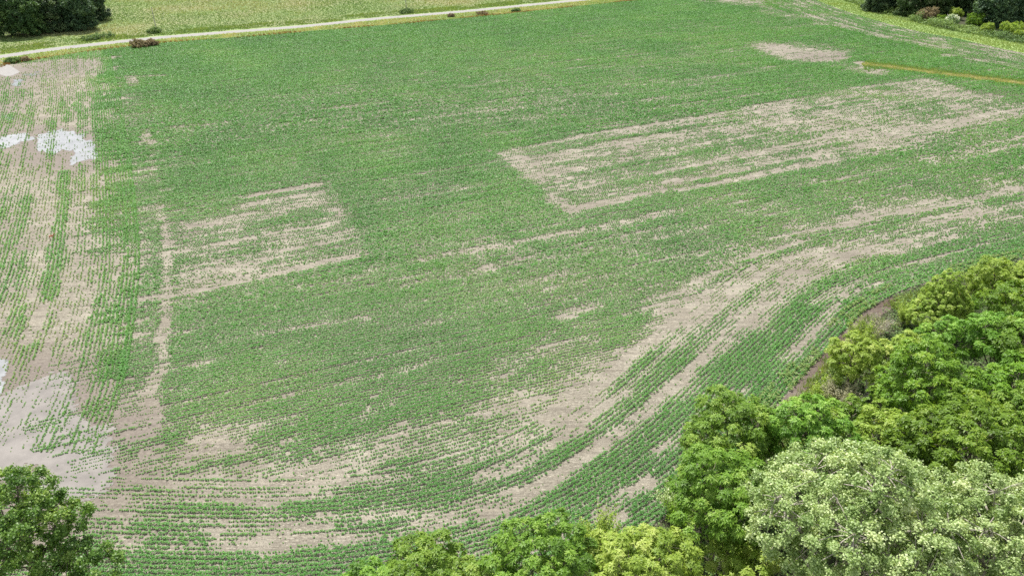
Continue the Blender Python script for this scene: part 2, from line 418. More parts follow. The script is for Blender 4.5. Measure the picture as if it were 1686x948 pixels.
def bark_mat(name, c1, c2, scale=6):
    m, nt, b = mat(name)
    co = objco(nt)
    mp = N(nt, 'ShaderNodeMapping'); mp.inputs['Scale'].default_value = (1, 1, .25); nt.links.new(co, mp.inputs[0])
    c = ramp(nt, noise(nt, scale, 5, .65, mp.outputs[0]), [(.3, c1), (.7, c2)])
    nt.links.new(c, b.inputs['Base Color']); b.inputs['Roughness'].default_value = .85
    return m

M = {}
M['soy'] = leaf_mat('soybean_leaf', [(0, (.062, .185, .036)), (.45, (.110, .308, .056)), (.75, (.175, .352, .072)), (1, (.32, .40, .11))], .38, .5, .35, obj_random=False)
M['locust'] = leaf_mat('locust_leaf', [(0, (.095, .19, .020)), (.5, (.185, .335, .036)), (1, (.37, .50, .10))], .45, .5, .35)
M['lime'] = leaf_mat('lime_leaf', [(0, (.18, .29, .034)), (.5, (.33, .455, .07)), (1, (.53, .60, .17))], .48, .5, .35, vary=.05)
M['walnut'] = leaf_mat('walnut_leaf', [(0, (.09, .18, .012)), (.5, (.165, .30, .024)), (1, (.31, .43, .05))], .45, .48, .35)
M['cottonwood'] = leaf_mat('cottonwood_leaf', [(0, (.19, .29, .085)), (.5, (.375, .49, .19)), (1, (.66, .72, .42))], .38, .45, .45, vary=.03)
M['poplar'] = leaf_mat('glossy_leaf', [(0, (.07, .155, .028)), (.5, (.155, .285, .05)), (1, (.36, .48, .12))], .45, .42, .45, vary=.03)
M['midleaf'] = leaf_mat('midgreen_leaf', [(0, (.035, .075, .026)), (.5, (.075, .14, .042)), (1, (.16, .24, .07))], .3, .55, .3)
M['dark'] = leaf_mat('oak_leaf', [(0, (.026, .060, .030)), (.5, (.074, .135, .058)), (1, (.18, .26, .10))], .25, .55, .3)
M['deadleaf'] = leaf_mat('pale_dry_leaf', [(0, (.22, .22, .12)), (.5, (.34, .33, .20)), (1, (.48, .46, .33))], .3, .7, .2)
M['brownleaf'] = leaf_mat('brown_dry_leaf', [(0, (.14, .12, .065)), (.5, (.27, .215, .12)), (1, (.40, .33, .20))], .25, .7, .2)
M['flower'] = leaf_mat('flower_heads', [(0, (.10, .20, .05)), (.45, (.16, .25, .07)), (.55, (.75, .78, .66)), (1, (.82, .84, .74))], .25, .6, .3)
M['grass'] = leaf_mat('meadow_blades', [(0, (.10, .185, .055)), (.4, (.165, .245, .08)), (.7, (.24, .265, .115)), (1, (.33, .295, .17))], .5, .6, .25, obj_random=False)
M['limegrass'] = leaf_mat('verge_blades', [(0, (.13, .21, .06)), (.5, (.215, .31, .09)), (1, (.35, .40, .15))], .4, .6, .25, obj_random=False)
M['drygrass'] = leaf_mat('dry_blades', [(0, (.17, .28, .08)), (.45, (.31, .36, .14)), (.8, (.45, .42, .24)), (1, (.56, .51, .33))], .5, .65, .2, obj_random=False)
M['rustgrass'] = leaf_mat('rusty_blades', [(0, (.12, .16, .04)), (.35, (.20, .10, .045)), (.7, (.32, .18, .08)), (1, (.48, .36, .16))], .25, .7, .2, obj_random=False)
M['weed'] = leaf_mat('understory_leaf', [(0, (.05, .10, .03)), (.5, (.12, .21, .05)), (1, (.26, .36, .09))], .3, .55, .3, obj_random=False)
M['bark'] = bark_mat('grey_brown_bark', (.07, .055, .04), (.20, .165, .13))
M['palebark'] = bark_mat('pale_bark', (.22, .19, .15), (.50, .46, .40))
M['deadwood'] = bark_mat('bleached_wood', (.32, .28, .24), (.62, .57, .52))
M['polewood'] = bark_mat('weathered_pole', (.30, .27, .24), (.48, .45, .41), 3)
M['glass_insul'] = mat('insulator')[0]
M['glass_insul'].node_tree.nodes['Principled BSDF'].inputs['Base Color'].default_value = (.35, .33, .3, 1)

def soil_mat():
    m, nt, b = mat('field_soil')
    co = objco(nt)
    big = noise(nt, .09, 4, .6, co)
    grit = noise(nt, 7.5, 4, .75, co)
    fine = noise(nt, 2.6, 6, .7, co)
    straw = N(nt, 'ShaderNodeTexVoronoi', feature='DISTANCE_TO_EDGE'); straw.inputs['Scale'].default_value = 2.2
    mp = N(nt, 'ShaderNodeMapping'); mp.inputs['Scale'].default_value = (.5, 1.6, 1); mp.inputs['Rotation'].default_value = (0, 0, -.45)
    nt.links.new(co, mp.inputs[0])
    fl = noise(nt, 3.2, 3, .75, mp.outputs[0])
    mq = N(nt, 'ShaderNodeMapping'); mq.inputs['Rotation'].default_value = (0, 0, -.46); mq.inputs['Scale'].default_value = (.07, 1.5, 1)
    nt.links.new(co, mq.inputs[0])
    lines = noise(nt, 1.0, 5, .65, mq.outputs[0])
    c = ramp(nt, fine, [(.28, (.106, .093, .072)), (.5, (.175, .159, .127)), (.72, (.242, .223, .180))])
    c = mixc(nt, c, (.33, .308, .252, 1), ramp(nt, fl, [(.52, (0, 0, 0)), (.66, (1, 1, 1))]))
    c = mixc(nt, c, (.148, .130, .105, 1), ramp(nt, big, [(.42, (0, 0, 0)), (.72, (.75, .75, .75))]))
    c = mixc(nt, c, (.292, .270, .222, 1), ramp(nt, noise(nt, .22, 5, .65, co), [(.48, (0, 0, 0)), (.72, (.7, .7, .7))]))
    c = mixc(nt, c, ramp(nt, lines, [(.3, (.62, .60, .58)), (.5, (1, 1, 1)), (.7, (1.22, 1.2, 1.16))]), .8, 'MULTIPLY')
    c = mixc(nt, c, ramp(nt, grit, [(.33, (.40, .38, .36)), (.5, (1, 1, 1)), (.68, (1.35, 1.32, 1.26))]), .85, 'MULTIPLY')
    w = N(nt, 'ShaderNodeAttribute', attribute_name='wet').outputs['Fac']
    wn = N(nt, 'ShaderNodeMath', operation='MULTIPLY_ADD'); nt.links.new(noise(nt, .5, 5, .6, co), wn.inputs[0]); wn.inputs[1].default_value = .9; wn.inputs[2].default_value = -.45
    ws = N(nt, 'ShaderNodeMath', operation='MULTIPLY'); nt.links.new(wn.outputs[0], ws.inputs[0]); nt.links.new(w, ws.inputs[1])
    wa = N(nt, 'ShaderNodeMath', operation='ADD', use_clamp=True); nt.links.new(ws.outputs[0], wa.inputs[0]); nt.links.new(w, wa.inputs[1])
    wetc = ramp(nt, fine, [(.3, (.070, .053, .042)), (.55, (.118, .094, .077)), (.75, (.18, .150, .127))])
    c = mixc(nt, c, wetc, wa.outputs[0])
    nt.links.new(c, b.inputs['Base Color'])
    r = N(nt, 'ShaderNodeMapRange'); r.inputs['To Min'].default_value = .95; r.inputs['To Max'].default_value = .62
    nt.links.new(wa.outputs[0], r.inputs['Value']); nt.links.new(r.outputs[0], b.inputs['Roughness'])
    b.inputs['Specular IOR Level'].default_value = .3
    bp = N(nt, 'ShaderNodeBump'); bp.inputs['Strength'].default_value = .6; bp.inputs['Distance'].default_value = .08
    nt.links.new(fine, bp.inputs['Height']); nt.links.new(bp.outputs[0], b.inputs['Normal'])
    return m
M['soil'] = soil_mat()

def simple_ground(name, stops, scale, bump=.1, rough=.95, scale2=None, tint=None):
    m, nt, b = mat(name)
    co = objco(nt)
    n = noise(nt, scale, 7, .68, co)
    c = ramp(nt, n, stops)
    if scale2:
        c = mixc(nt, c, (*tint, 1), ramp(nt, noise(nt, scale2, 5, .6, co), [(.42, (0, 0, 0)), (.68, (.85, .85, .85))]))
    nt.links.new(c, b.inputs['Base Color']); b.inputs['Roughness'].default_value = rough
    b.inputs['Specular IOR Level'].default_value = .2
    bp = N(nt, 'ShaderNodeBump'); bp.inputs['Strength'].default_value = .7; bp.inputs['Distance'].default_value = bump
    nt.links.new(noise(nt, scale * 2.1, 6, .7, co), bp.inputs['Height']); nt.links.new(bp.outputs[0], b.inputs['Normal'])
    return m
M['meadow'] = simple_ground('meadow', [(.3, (.105, .165, .055)), (.5, (.16, .215, .08)), (.7, (.22, .245, .115))], .35, .3, scale2=.035, tint=(.24, .225, .125))
M['limestrip'] = simple_ground('mown_verge', [(.3, (.14, .215, .07)), (.5, (.205, .29, .095)), (.72, (.29, .34, .14))], .5, .2)
M['gravel'] = simple_ground('gravel', [(.25, (.185, .178, .170)), (.5, (.24, .232, .222)), (.75, (.295, .287, .275))], 1.2, .04, scale2=.2, tint=(.25, .24, .225))
M['dirt'] = simple_ground('bare_dirt', [(.3, (.035, .023, .018)), (.5, (.075, .053, .042)), (.72, (.15, .12, .10))], 3.0, .12, scale2=.07, tint=(.20, .17, .145))
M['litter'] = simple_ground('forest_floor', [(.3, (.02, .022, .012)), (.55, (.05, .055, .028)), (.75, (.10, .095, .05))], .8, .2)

def water_mat(name, body):
    m, nt, b = mat(name)
    co = objco(nt)
    c = mixc(nt, (*body, 1), (*[k * .72 for k in body], 1), ramp(nt, noise(nt, .45, 5, .6, co), [(.4, (0, 0, 0)), (.7, (1, 1, 1))]))
    nt.links.new(c, b.inputs['Base Color'])
    b.inputs['Roughness'].default_value = .04
    b.inputs['IOR'].default_value = 1.33
    b.inputs['Specular IOR Level'].default_value = .5
    bp = N(nt, 'ShaderNodeBump'); bp.inputs['Strength'].default_value = .05; bp.inputs['Distance'].default_value = .02
    nt.links.new(noise(nt, 3, 3, .5, co), bp.inputs['Height']); nt.links.new(bp.outputs[0], b.inputs['Normal'])
    return m
M['water'] = water_mat('rain_water', (.25, .255, .26))
M['mudwater'] = water_mat('muddy_film', (.215, .198, .182))

# ------------------------------------------------------------------ ground sheets
def sheet(name, poly, z, m, cell=None, wet=False):
    poly = np.asarray(poly)
    if cell is None:
        me = bpy.data.meshes.new(name)
        me.from_pydata([(x, y, z) for x, y in poly], [], [list(range(len(poly)))])
        me.materials.append(m)
        import bmesh
        bm = bmesh.new(); bm.from_mesh(me)
        bmesh.ops.triangulate(bm, faces=bm.faces[:])
        bmesh.ops.recalc_face_normals(bm, faces=bm.faces[:])
        for f in bm.faces:
            if f.normal.z < 0: f.normal_flip()
        bm.to_mesh(me); bm.free()
        return link(name, me)
    lo, hi = poly.min(0), poly.max(0)
    xs = np.arange(lo[0], hi[0] + cell, cell); ys = np.arange(lo[1], hi[1] + cell, cell)
    X, Y = np.meshgrid(xs, ys)
    nx = len(xs)
    ins = in_poly(X[:-1, :-1] + cell / 2, Y[:-1, :-1] + cell / 2, poly)
    i, j = np.nonzero(ins)
    a = i * nx + j
    F = np.c_[a, a + 1, a + 1 + nx, a + nx]
    used, inv = np.unique(F, return_inverse=True)
    F = inv.reshape(F.shape)
    V = np.c_[X.ravel()[used], Y.ravel()[used], np.full(len(used), z)]
    cnt = np.bincount(F.ravel(), minlength=len(V))
    bd = np.nonzero(cnt < 4)[0]
    A = poly; B = np.roll(poly, -1, 0); AB = B - A
    for c0 in range(0, len(bd), 4000):
        q = V[bd[c0:c0 + 4000], :2]
        t = np.clip(((q[:, None] - A[None]) * AB[None]).sum(2) / np.maximum((AB ** 2).sum(1), 1e-9), 0, 1)
        pt = A[None] + t[..., None] * AB[None]
        d = ((pt - q[:, None]) ** 2).sum(2)
        k = d.argmin(1)
        near = pt[np.arange(len(q)), k]
        ok = d[np.arange(len(q)), k] < (cell * 1.2) ** 2
        V[bd[c0:c0 + 4000][ok], :2] = near[ok]
    pa = {'wet': grid_lookup(WET, V[:, 0], V[:, 1])} if wet else None
    return link(name, mesh(name, V, F, m, pattr=pa))

def ribbon(name, line, w0, w1, z, m, kind='structure'):
    n = normals(line)
    L = line + n * w0; R = line + n * w1
    k = len(line)
    V = np.r_[np.c_[L, np.full(k, z)], np.c_[R, np.full(k, z)]]
    a = np.arange(k - 1)
    F = np.c_[a, a + 1, a + 1 + k, a + k]
    if w0 > w1: F = F[:, ::-1]
    o = link(name, mesh(name, V, F, m))
    tag(o, kind=kind)
    return o

ang = np.linspace(0, 2 * np.pi, 96, endpoint=False)
g = sheet('ground', np.c_[np.cos(ang) * 4000, np.sin(ang) * 4000 + 150], 0.0, M['meadow'])
tag(g, 'rough green and straw coloured grassland around the field', 'ground', kind='structure')
f = sheet('field_soil', FIELD, .006, M['soil'], cell=1.0, wet=True)
tag(f, 'pale tan soil of the field with darker wet stains', 'soil', kind='structure')
rd = ribbon('gravel_road', ROAD, 2.9, -2.9, .02, M['gravel'])
tag(rd, 'pale gravel road running along the far edge of the field', 'road')
dr = sheet('gravel_drive', resample(np.vstack([px([(-60, 100), (-5, 97), (8, 102), (16, 108), (26, 114), (33, 119), (20, 125), (8, 126), (0, 123), (-60, 128)]), px([(-60, 100)])]), 1.0)
           + 0, .016, M['gravel'])
tag(dr, 'white gravel drive apron where the road meets the field', 'drive', kind='structure')
gs = ribbon('grass_strip', G, -5.0, 12.0, .012, M['limestrip'])
tag(gs, 'bright lime green mown strip in front of the far right wood', 'grass strip')
rs = ribbon('road_shoulder', ROAD, 4.2, -5.0, .010, M['limestrip'])
tag(rs, 'grassy shoulder along both sides of the gravel road', 'road shoulder')
KP = K[(K[:, 0] > 24) & (K[:, 0] < 52)]
dp = ribbon('dirt_path', KP, -8.5, -10.5, .014, M['dirt'])
tag(dp, 'reddish brown bare dirt path between crop edge and trees', 'path')
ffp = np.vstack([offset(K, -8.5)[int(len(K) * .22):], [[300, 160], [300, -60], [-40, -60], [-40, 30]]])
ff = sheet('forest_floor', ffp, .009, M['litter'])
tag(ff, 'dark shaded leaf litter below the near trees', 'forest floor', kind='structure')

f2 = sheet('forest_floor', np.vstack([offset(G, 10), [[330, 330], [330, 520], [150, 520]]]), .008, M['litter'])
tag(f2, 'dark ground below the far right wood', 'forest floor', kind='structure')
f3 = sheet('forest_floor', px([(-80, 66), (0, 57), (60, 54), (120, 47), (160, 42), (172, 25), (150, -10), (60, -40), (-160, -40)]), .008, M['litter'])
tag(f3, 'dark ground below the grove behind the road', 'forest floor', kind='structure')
def puddle(label, pts, m, z=.028, rough=.5, seed=1, cell=.25, frag=.62):
    """ragged water edge: the outline is looked up through a warped plane"""
    P_ = px(pts)
    lo, hi = P_.min(0) - 4, P_.max(0) + 4
    xs = np.arange(lo[0], hi[0], cell); ys = np.arange(lo[1], hi[1], cell)
    X, Y = np.meshgrid(xs, ys)
    c, s_ = math.cos(.46), math.sin(.46)
    U = X * c + Y * s_; W = -X * s_ + Y * c           # along / across the rows
    wx = (fbm(X / 2.2, Y / 2.2, seed, 4) - .5) * 5.0 * rough + (vnoise(U / .8, W / 5, seed + 5) - .5) * 2.2 * rough
    wy = (fbm(X / 2.2, Y / 2.2, seed + 9, 4) - .5) * 7.0 * rough + (vnoise(U / .55, W / 7, seed + 6) - .5) * 5.0 * rough
    base_ = in_poly(X + wx, Y + wy, P_).astype(float)
    kk_ = max(1, int(1.1 * rough / cell))
    for ax in (0, 1):
        pp_ = np.pad(base_, [(kk_ + 1, kk_) if a_ == ax else (0, 0) for a_ in (0, 1)], mode='edge').cumsum(ax)
        base_ = (np.take(pp_, range(2 * kk_ + 1, pp_.shape[ax]), ax) - np.take(pp_, range(0, pp_.shape[ax] - 2 * kk_ - 1), ax)) / (2 * kk_ + 1)
    fine_ = .6 * vnoise(U / 1.6, W / .38, seed + 20) + .4 * fbm(X / .7, Y / .7, seed + 21)
    ins = (base_ + frag * (fine_ - .5) > .5)[:-1, :-1]
    i, j = np.nonzero(ins)
    a_ = i * len(xs) + j
    F = np.c_[a_, a_ + 1, a_ + 1 + len(xs), a_ + len(xs)]
    used, inv = np.unique(F, return_inverse=True)
    F = inv.reshape(F.shape)
    V = np.c_[X.ravel()[used], Y.ravel()[used], np.full(len(used), z)]
    o = link('water', mesh('water', V, F, m))
    tag(o, label, 'puddle', kind='structure')
    return o
puddle('large white puddle reflecting cloud among the left rows', [(58, 222), (80, 217), (100, 213), (130, 222), (150, 234), (163, 253), (152, 266), (138, 264), (120, 271), (118, 252), (106, 247), (92, 249), (80, 257), (58, 246)], M['water'], rough=.45, seed=3)
puddle('narrow puddle cut by the left edge beside the large white one', [(-40, 230), (0, 226), (20, 223), (45, 219), (46, 232), (22, 238), (8, 243), (-40, 244)], M['water'], rough=.7, seed=4)
puddle('small pale puddle beside the white gravel drive', [(39, 123), (55, 118.5), (66, 118), (57, 125), (44, 128)], M['water'], rough=.8, seed=5)
puddle('small ragged puddle below the white gravel drive', [(12, 135), (22, 132), (31, 135), (34, 143), (22, 146), (14, 143)], M['water'], rough=1.2, seed=6)
puddle('thin faint puddle between the left rows above the large one', [(4, 190), (20, 187), (30, 190), (24, 196), (8, 197)], M['water'], rough=1.0, seed=7)
puddle('broad film of muddy water in the lower left corner', [(-60, 665), (0, 655), (28, 650), (52, 618), (78, 625), (97, 612), (112, 640), (128, 662), (118, 690), (150, 700), (185, 702), (205, 722), (200, 752), (185, 785), (160, 810), (140, 850), (60, 830), (30, 770), (-60, 800)], M['mudwater'], rough=1.0, seed=8, cell=.18, frag=1.15)
puddle('sliver of bright water at the left edge above the muddy film', [(-30, 585), (6, 586), (10, 600), (8, 628), (2, 646), (-30, 646)], M['water'], rough=.5, seed=9)

# ------------------------------------------------------------------ leaf builders
def unit(v):
    return v / np.maximum(np.linalg.norm(v, axis=-1, keepdims=True), 1e-9)

def quads(P, nrm, size, aspect=1.0, az=None):
    """kite shaped leaves: centre P, normal nrm, half size"""
    n = len(P)
    ref = np.where(np.abs(nrm[:, 2:3]) < .9, np.array([[0, 0, 1.]]), np.array([[1., 0, 0]]))
    a = unit(np.cross(nrm, ref)); b = np.cross(nrm, a)
    th = rng.uniform(0, 2 * np.pi, n) if az is None else az
    c, s = np.cos(th)[:, None], np.sin(th)[:, None]
    u = a * c + b * s; v = -a * s + b * c
    h = size[:, None]
    V = np.stack([P - u * h, P + v * h * aspect * .8, P + u * h, P - v * h * aspect * .8], 1).reshape(-1, 3)
    return V, np.arange(n * 4, dtype=np.int32).reshape(-1, 4)

# ------------------------------------------------------------------ soybean rows
def row_points():
    out = []
    # straight main rows, fanning gently
    e = np.array((-.405, .914)); q0 = np.array((-43.6, 72.1))
    ss = np.arange(-40, 330, .55)
    for k, s in enumerate(ss):
        th = math.radians(23.2 + 6.4 * np.clip(s / 230, -.4, 1.2))
        d = np.array((math.cos(th), math.sin(th)))
        w = np.arange(-14, 430, .21)
        p = q0 + e * s + d * w[:, None]
        out.append(np.c_[p, np.full(len(w), k), w, np.zeros(len(w)), np.full(len(w), th)])
    A = np.vstack(out)
    A = A[in_view(A[:, :2])]
    dK = signed_dist(A[:, :2], K)
    A = A[(dK > 11.0)]
    dG = signed_dist(A[:, :2], G)
    A = A[(dG < -30) | (A[:, 0] < 60)]
    dE = signed_dist(A[:, :2], E)
    A = A[(dE > -8 + 13 * (vnoise(A[:, 2] / 7, A[:, 2] * 0, 4) - .5) + 8 * (vnoise(A[:, 2] / 1.5, A[:, 2] * 0, 5) - .5))]
    # rows along a guide line
    def family(line, offs, fid, step=.21):
        o2 = []
        for k, o in enumerate(offs):
            L = resample(offset(line, o), step)
            t = np.gradient(L, axis=0)
            o2.append(np.c_[L, np.full(len(L), k + 1000 * fid), np.arange(len(L)) * step, np.full(len(L), fid), np.arctan2(t[:, 1], t[:, 0])])
        o2 = np.vstack(o2)
        return o2[in_view(o2[:, :2])]
    B = family(E, -np.arange(4.2, 75, .55), 1)
    B = B[signed_dist(B[:, :2], K) > 14]
    C = family(K, np.arange(-8.2, 11.0, .55), 2)
    D = family(G, -np.arange(5.2, 34, .6), 3)
    D = D[signed_dist(D[:, :2], K) > 11]
    D = D[D[:, 0] > 58]
    P = np.vstack([A, B, C, D])
    return P[in_poly(P[:, 0], P[:, 1], FIELD)]

P = row_points()
x, y = P[:, 0], P[:, 1]
fam = P[:, 4].astype(int)
row, along = P[:, 2], P[:, 3]
dens = grid_lookup(DEN, x + (rng.random(len(x)) - .5) * .7, y + (rng.random(len(x)) - .5) * .7)
# thin out far rows and grow their clumps
dist = np.hypot(x, y)
far = np.clip((dist - 110) / 180, 0, 1)
step_i = np.round(along / .21).astype(int) + row.astype(int)
dj = dist * rng.normal(1, .09, len(x))
stride = np.where(dj < 108, 1, np.where(dj < 195, 2, 3))
keep_lod = step_i % stride == 0
P, x, y, fam, dens, row, along, dist, far, stride = [a[keep_lod] for a in (P, x, y, fam, dens, row, along, dist, far, stride)]
nA = vnoise(along / 9.0, row * 1.0 + 31.0, 11)
nB = vnoise(along / 1.6, row * 1.0 + 7.0, 12)
nC = fbm(x / 5.5, y / 5.5, 13)
nP = vnoise(row / 2.2, along / 60.0, 14)
nS = vnoise(row * .77, along / 17.0, 15)
nT = vnoise(row * 1.0 + 90, along / 26.0, 16)
nD = fbm(x / 30, y / 30, 17)
loc = dens + .40 * (nC - .5) * 2 * np.clip(4 * dens * (1 - dens), .15, 1) + .34 * (nP - .5) * (1.15 - dens) * 2 + .22 * (nA - .5) + .30 * (nS - .5) + .08 * (nD - .5)
loc = loc - .42 * np.clip((nT - .80) / .12, 0, 1) * (.4 + .6 * (nA > .35))
loc = np.clip(loc, 0, 1.12)
wet_ = grid_lookup(WET, x, y)
q = .36 + .74 * loc
q = np.where(fam == 1, np.maximum(q, .60 - .5 * np.clip(wet_ * 1.4, 0, 1)), q)
q = np.where(dens < .015, 0, q)
q = np.where(dens < .14, q * np.clip(dens / .14, .4, 1), q)
thr = np.clip((.60 * nB + .40 * rng.random(len(x)) - .5) * 1.15 + .5, 0, 1)
sel = thr < q
loc = loc[sel]
P, x, y, fam, dens, row, along, dist, far, q, stride = [a[sel] for a in (P, x, y, fam, dens, row, along, dist, far, q, stride)]
n = len(x)
nV = vnoise(along / 1.1, row * 1.0 + 3.0, 62)
vig = np.clip(.23 + .78 * loc ** 1.3 + .22 * (nV - .5) + rng.normal(0, .10, n), .22, 1.25)
th = P[:, 5]
jit = rng.normal(0, .055, n)
x = x - np.sin(th) * jit + rng.normal(0, .03, n); y = y + np.cos(th) * jit + rng.normal(0, .03, n)
L = vig * np.array([0, 1.0, 1.55, 2.1])[stride]               # clump half length along the row grows with distance
dj2 = dist * rng.normal(1, .05, n)
yel = fbm(x / 14, y / 14, 63)
def soy_mesh():
    Vs, Ts = [], []
    for sd, nl, sz in ((0, 26, .064), (1, 19, .076), (2, 16, .119), (3, 16, .134)):
        m = np.nonzero((stride == 1) & (dj2 < 82) if sd == 0 else (stride == 1) & (dj2 >= 82) if sd == 1 else stride == sd)[0]
        if not len(m): continue
        k = np.repeat(m, nl)
        r1 = rng.normal(0, .42, len(k)); r2 = rng.normal(0, .42, len(k))
        al = np.clip(r1, -1.3, 1.3) * .20 * L[k]
        ac = np.clip(r2, -1.3, 1.3) * .225 * vig[k]
        rr = np.clip((r1 ** 2 + r2 ** 2), 0, 1)
        h = vig[k] * (.34 - .13 * rr) * rng.uniform(.35, 1.0, len(k)) ** .6
        h = np.maximum(h, .05)
        c, s = np.cos(th[k]), np.sin(th[k])
        Pp = np.c_[x[k] + c * al - s * ac, y[k] + s * al + c * ac, h + .01]
        nr = unit(np.c_[rng.normal(0, .42, len(k)), rng.normal(0, .42, len(k)), np.full(len(k), 1.0)])
        size = sz * (.55 + .50 * vig[k]) * rng.uniform(.75, 1.2, len(k)) * (1 + .25 * far[k])
        V, F = quads(Pp, nr, size, .85)
        Vs.append(V)
        base = .38 + .50 * (yel[k] - .5) + .34 * (1 - np.clip(loc[k], 0, 1)) + np.where(fam[k] == 1, .10, 0) + .18 * (vnoise(along[k] / .7, row[k], 64) - .5)
        Ts.append(np.clip(base + rng.normal(0, .13, len(k)), 0, 1))
    V = np.vstack(Vs)
    return mesh('soybean_crop', V, np.arange(len(V)).reshape(-1, 4), M['soy'], np.concatenate(Ts))
soy = link('soybean_crop', soy_mesh())
tag(soy, 'young soybean plants in rows with bare gaps across the field', 'soybeans', kind='stuff')

# ------------------------------------------------------------------ grasses and weeds
def tufts(pts, blades, h, spread, bw, tone, lean=.5):
    """pts (n,2): clumps of upright narrow blades"""
    nn = len(pts)
    k = np.repeat(np.arange(nn), blades)
    hh = (h[k] if np.ndim(h) else h) * rng.uniform(.5, 1.15, len(k))
    sp = (spread[k] if np.ndim(spread) else spread)
    r = sp * np.sqrt(rng.random(len(k))); a = rng.uniform(0, 6.283, len(k))
    bx, by = pts[k, 0] + r * np.cos(a), pts[k, 1] + r * np.sin(a)
    la = rng.uniform(0, 6.283, len(k)); ll = rng.uniform(.1, lean, len(k)) * hh
    wa = rng.uniform(0, 6.283, len(k)); ww = (bw[k] if np.ndim(bw) else bw) * rng.uniform(.6, 1.3, len(k))
    dx, dy = np.cos(wa) * ww / 2, np.sin(wa) * ww / 2
    tx, ty = bx + np.cos(la) * ll, by + np.sin(la) * ll
    z0 = np.full(len(k), .0)
    V = np.stack([np.c_[bx - dx, by - dy, z0], np.c_[bx + dx, by + dy, z0], np.c_[tx + dx * .5, ty + dy * .5, hh], np.c_[tx - dx * .5, ty - dy * .5, hh]], 1).reshape(-1, 3)
    t = np.clip(tone[k] + rng.normal(0, .10, len(k)), 0, 1)
    return V, t

def scatter(poly, spacing, jit=1.0, wide=1.12):
    lo, hi = poly.min(0), poly.max(0)
    X, Y = np.meshgrid(np.arange(lo[0], hi[0], spacing), np.arange(lo[1], hi[1], spacing))
    p = np.c_[X.ravel(), Y.ravel()] + (rng.random((X.size, 2)) - .5) * spacing * jit
    p = p[in_poly(p[:, 0], p[:, 1], poly)]
    return p[in_view(p, wide)]

def stuff(name, label, cat, V, t, m):
    o = link(name, mesh(name, V, np.arange(len(V)).reshape(-1, 4), m, t))
    tag(o, label, cat, kind='stuff')
    return o

# meadow beyond the road
mead = np.vstack([offset(ROAD, 4.6), [[250, 480], [-420, 480], [-420, 180]]])
p = scatter(mead, 1.15)
pa = fbm(p[:, 0] / 26, p[:, 1] / 26, 41); pb = fbm(p[:, 0] / 6, p[:, 1] / 6, 42)
dr_ = signed_dist(p, ROAD)
tone = np.clip(.02 + 1.5 * (pa - .30) + .35 * (pb - .5) - .25 * np.clip((24 - dr_) / 20, 0, 1), 0, 1)
V, t = tufts(p, 6, .16 + .26 * pb, .8, .26, tone, 1.6)
stuff('meadow_grass', 'uneven green and straw coloured grass of the meadow beyond the road', 'meadow grass', V, t, M['grass'])
# verges of the road and ditch weeds
p = scatter(np.vstack([offset(ROAD, 3.0), offset(ROAD, 15.0)[::-1]]), .9)
pb = fbm(p[:, 0] / 7, p[:, 1] / 7, 44)
p = p[pb > .42]; pb = pb[pb > .42]
V, t = tufts(p, 6, .2 + .8 * np.clip(pb - .42, 0, 1), .55, .25, np.clip(.2 + 1.2 * (pb - .4), 0, 1))
stuff('verge_grass', 'lime green tall grass along the far side of the gravel road', 'verge grass', V, t, M['limegrass'])
vp = np.vstack([offset(ROAD, -3.2), EDGE[::-1]])
p = scatter(vp, .7)
pb = fbm(p[:, 0] / 5, p[:, 1] / 5, 45)
V, t = tufts(p, 4, .2 + .3 * pb, .45, .2, np.clip(-.15 + 1.2 * pb, 0, 1))
stuff('verge_grass', 'yellowing grass between the gravel road and the crop', 'verge grass', V, t, M['drygrass'])
p = np.vstack([offset(EDGE, o) + rng.normal(0, .25, (len(EDGE), 2)) for o in np.arange(-.8, 1.6, .35)])
p = p[in_view(p, 1.1)]
pb = fbm(p[:, 0] / 9, p[:, 1] / 9, 46)
p = p[pb > .36]; pb = pb[pb > .36]
V, t = tufts(p, 7, .35 + 1.1 * np.clip(pb - .4, 0, 1), .5, .2, np.clip(.25 + .9 * (fbm(p[:, 0] / 3, p[:, 1] / 3, 47)), 0, 1))
stuff('dry_weeds', 'rusty brown dead weeds along the far edge of the crop', 'dry weeds', V, t, M['rustgrass'])
# grass strip by the wood
p = scatter(np.vstack([offset(G, -4.6), offset(G, 12)[::-1]]), .8)
pb = fbm(p[:, 0] / 8, p[:, 1] / 8, 48)
V, t = tufts(p, 5, .15 + .35 * pb, .5, .22, np.clip(.1 + .9 * pb, 0, 1))
stuff('mown_grass', 'bright lime mown grass in front of the far right wood', 'mown grass', V, t, M['limegrass'])
# dry grassed waterway
WWY = resample(px([(1421, 105.5), (1470, 112), (1540, 120.5), (1600, 128), (1686, 139), (1790, 151)]), .4)
kk = np.repeat(np.arange(len(WWY)), 20)
wid = np.interp(np.arange(len(WWY)), [0, 8, 40, len(WWY)], [.6, 2.4, 1.8, 2.1]) * 2.2 * (.6 + .8 * vnoise(np.arange(len(WWY)) / 9.0, np.zeros(len(WWY)), 58))
p = WWY[kk] + normals(WWY)[kk] * (rng.normal(0, .5, len(kk)) * wid[kk])[:, None]
offc = np.abs(((p - WWY[kk]) ** 2).sum(1)) ** .5
V, t = tufts(p, 7, .30, .40, .26, np.clip(.66 - .12 * offc + .9 * (fbm(p[:, 0] / 4, p[:, 1] / 4, 50) - .5) + rng.normal(0, .12, len(p)), 0, 1), 1.2)
stuff('dry_grass', 'golden brown dry grass line through the right side of the field', 'dry grass', V, t, M['drygrass'])
p = WWY[kk] + normals(WWY)[kk] * (2.6 + rng.exponential(2.2, len(kk)))[:, None]
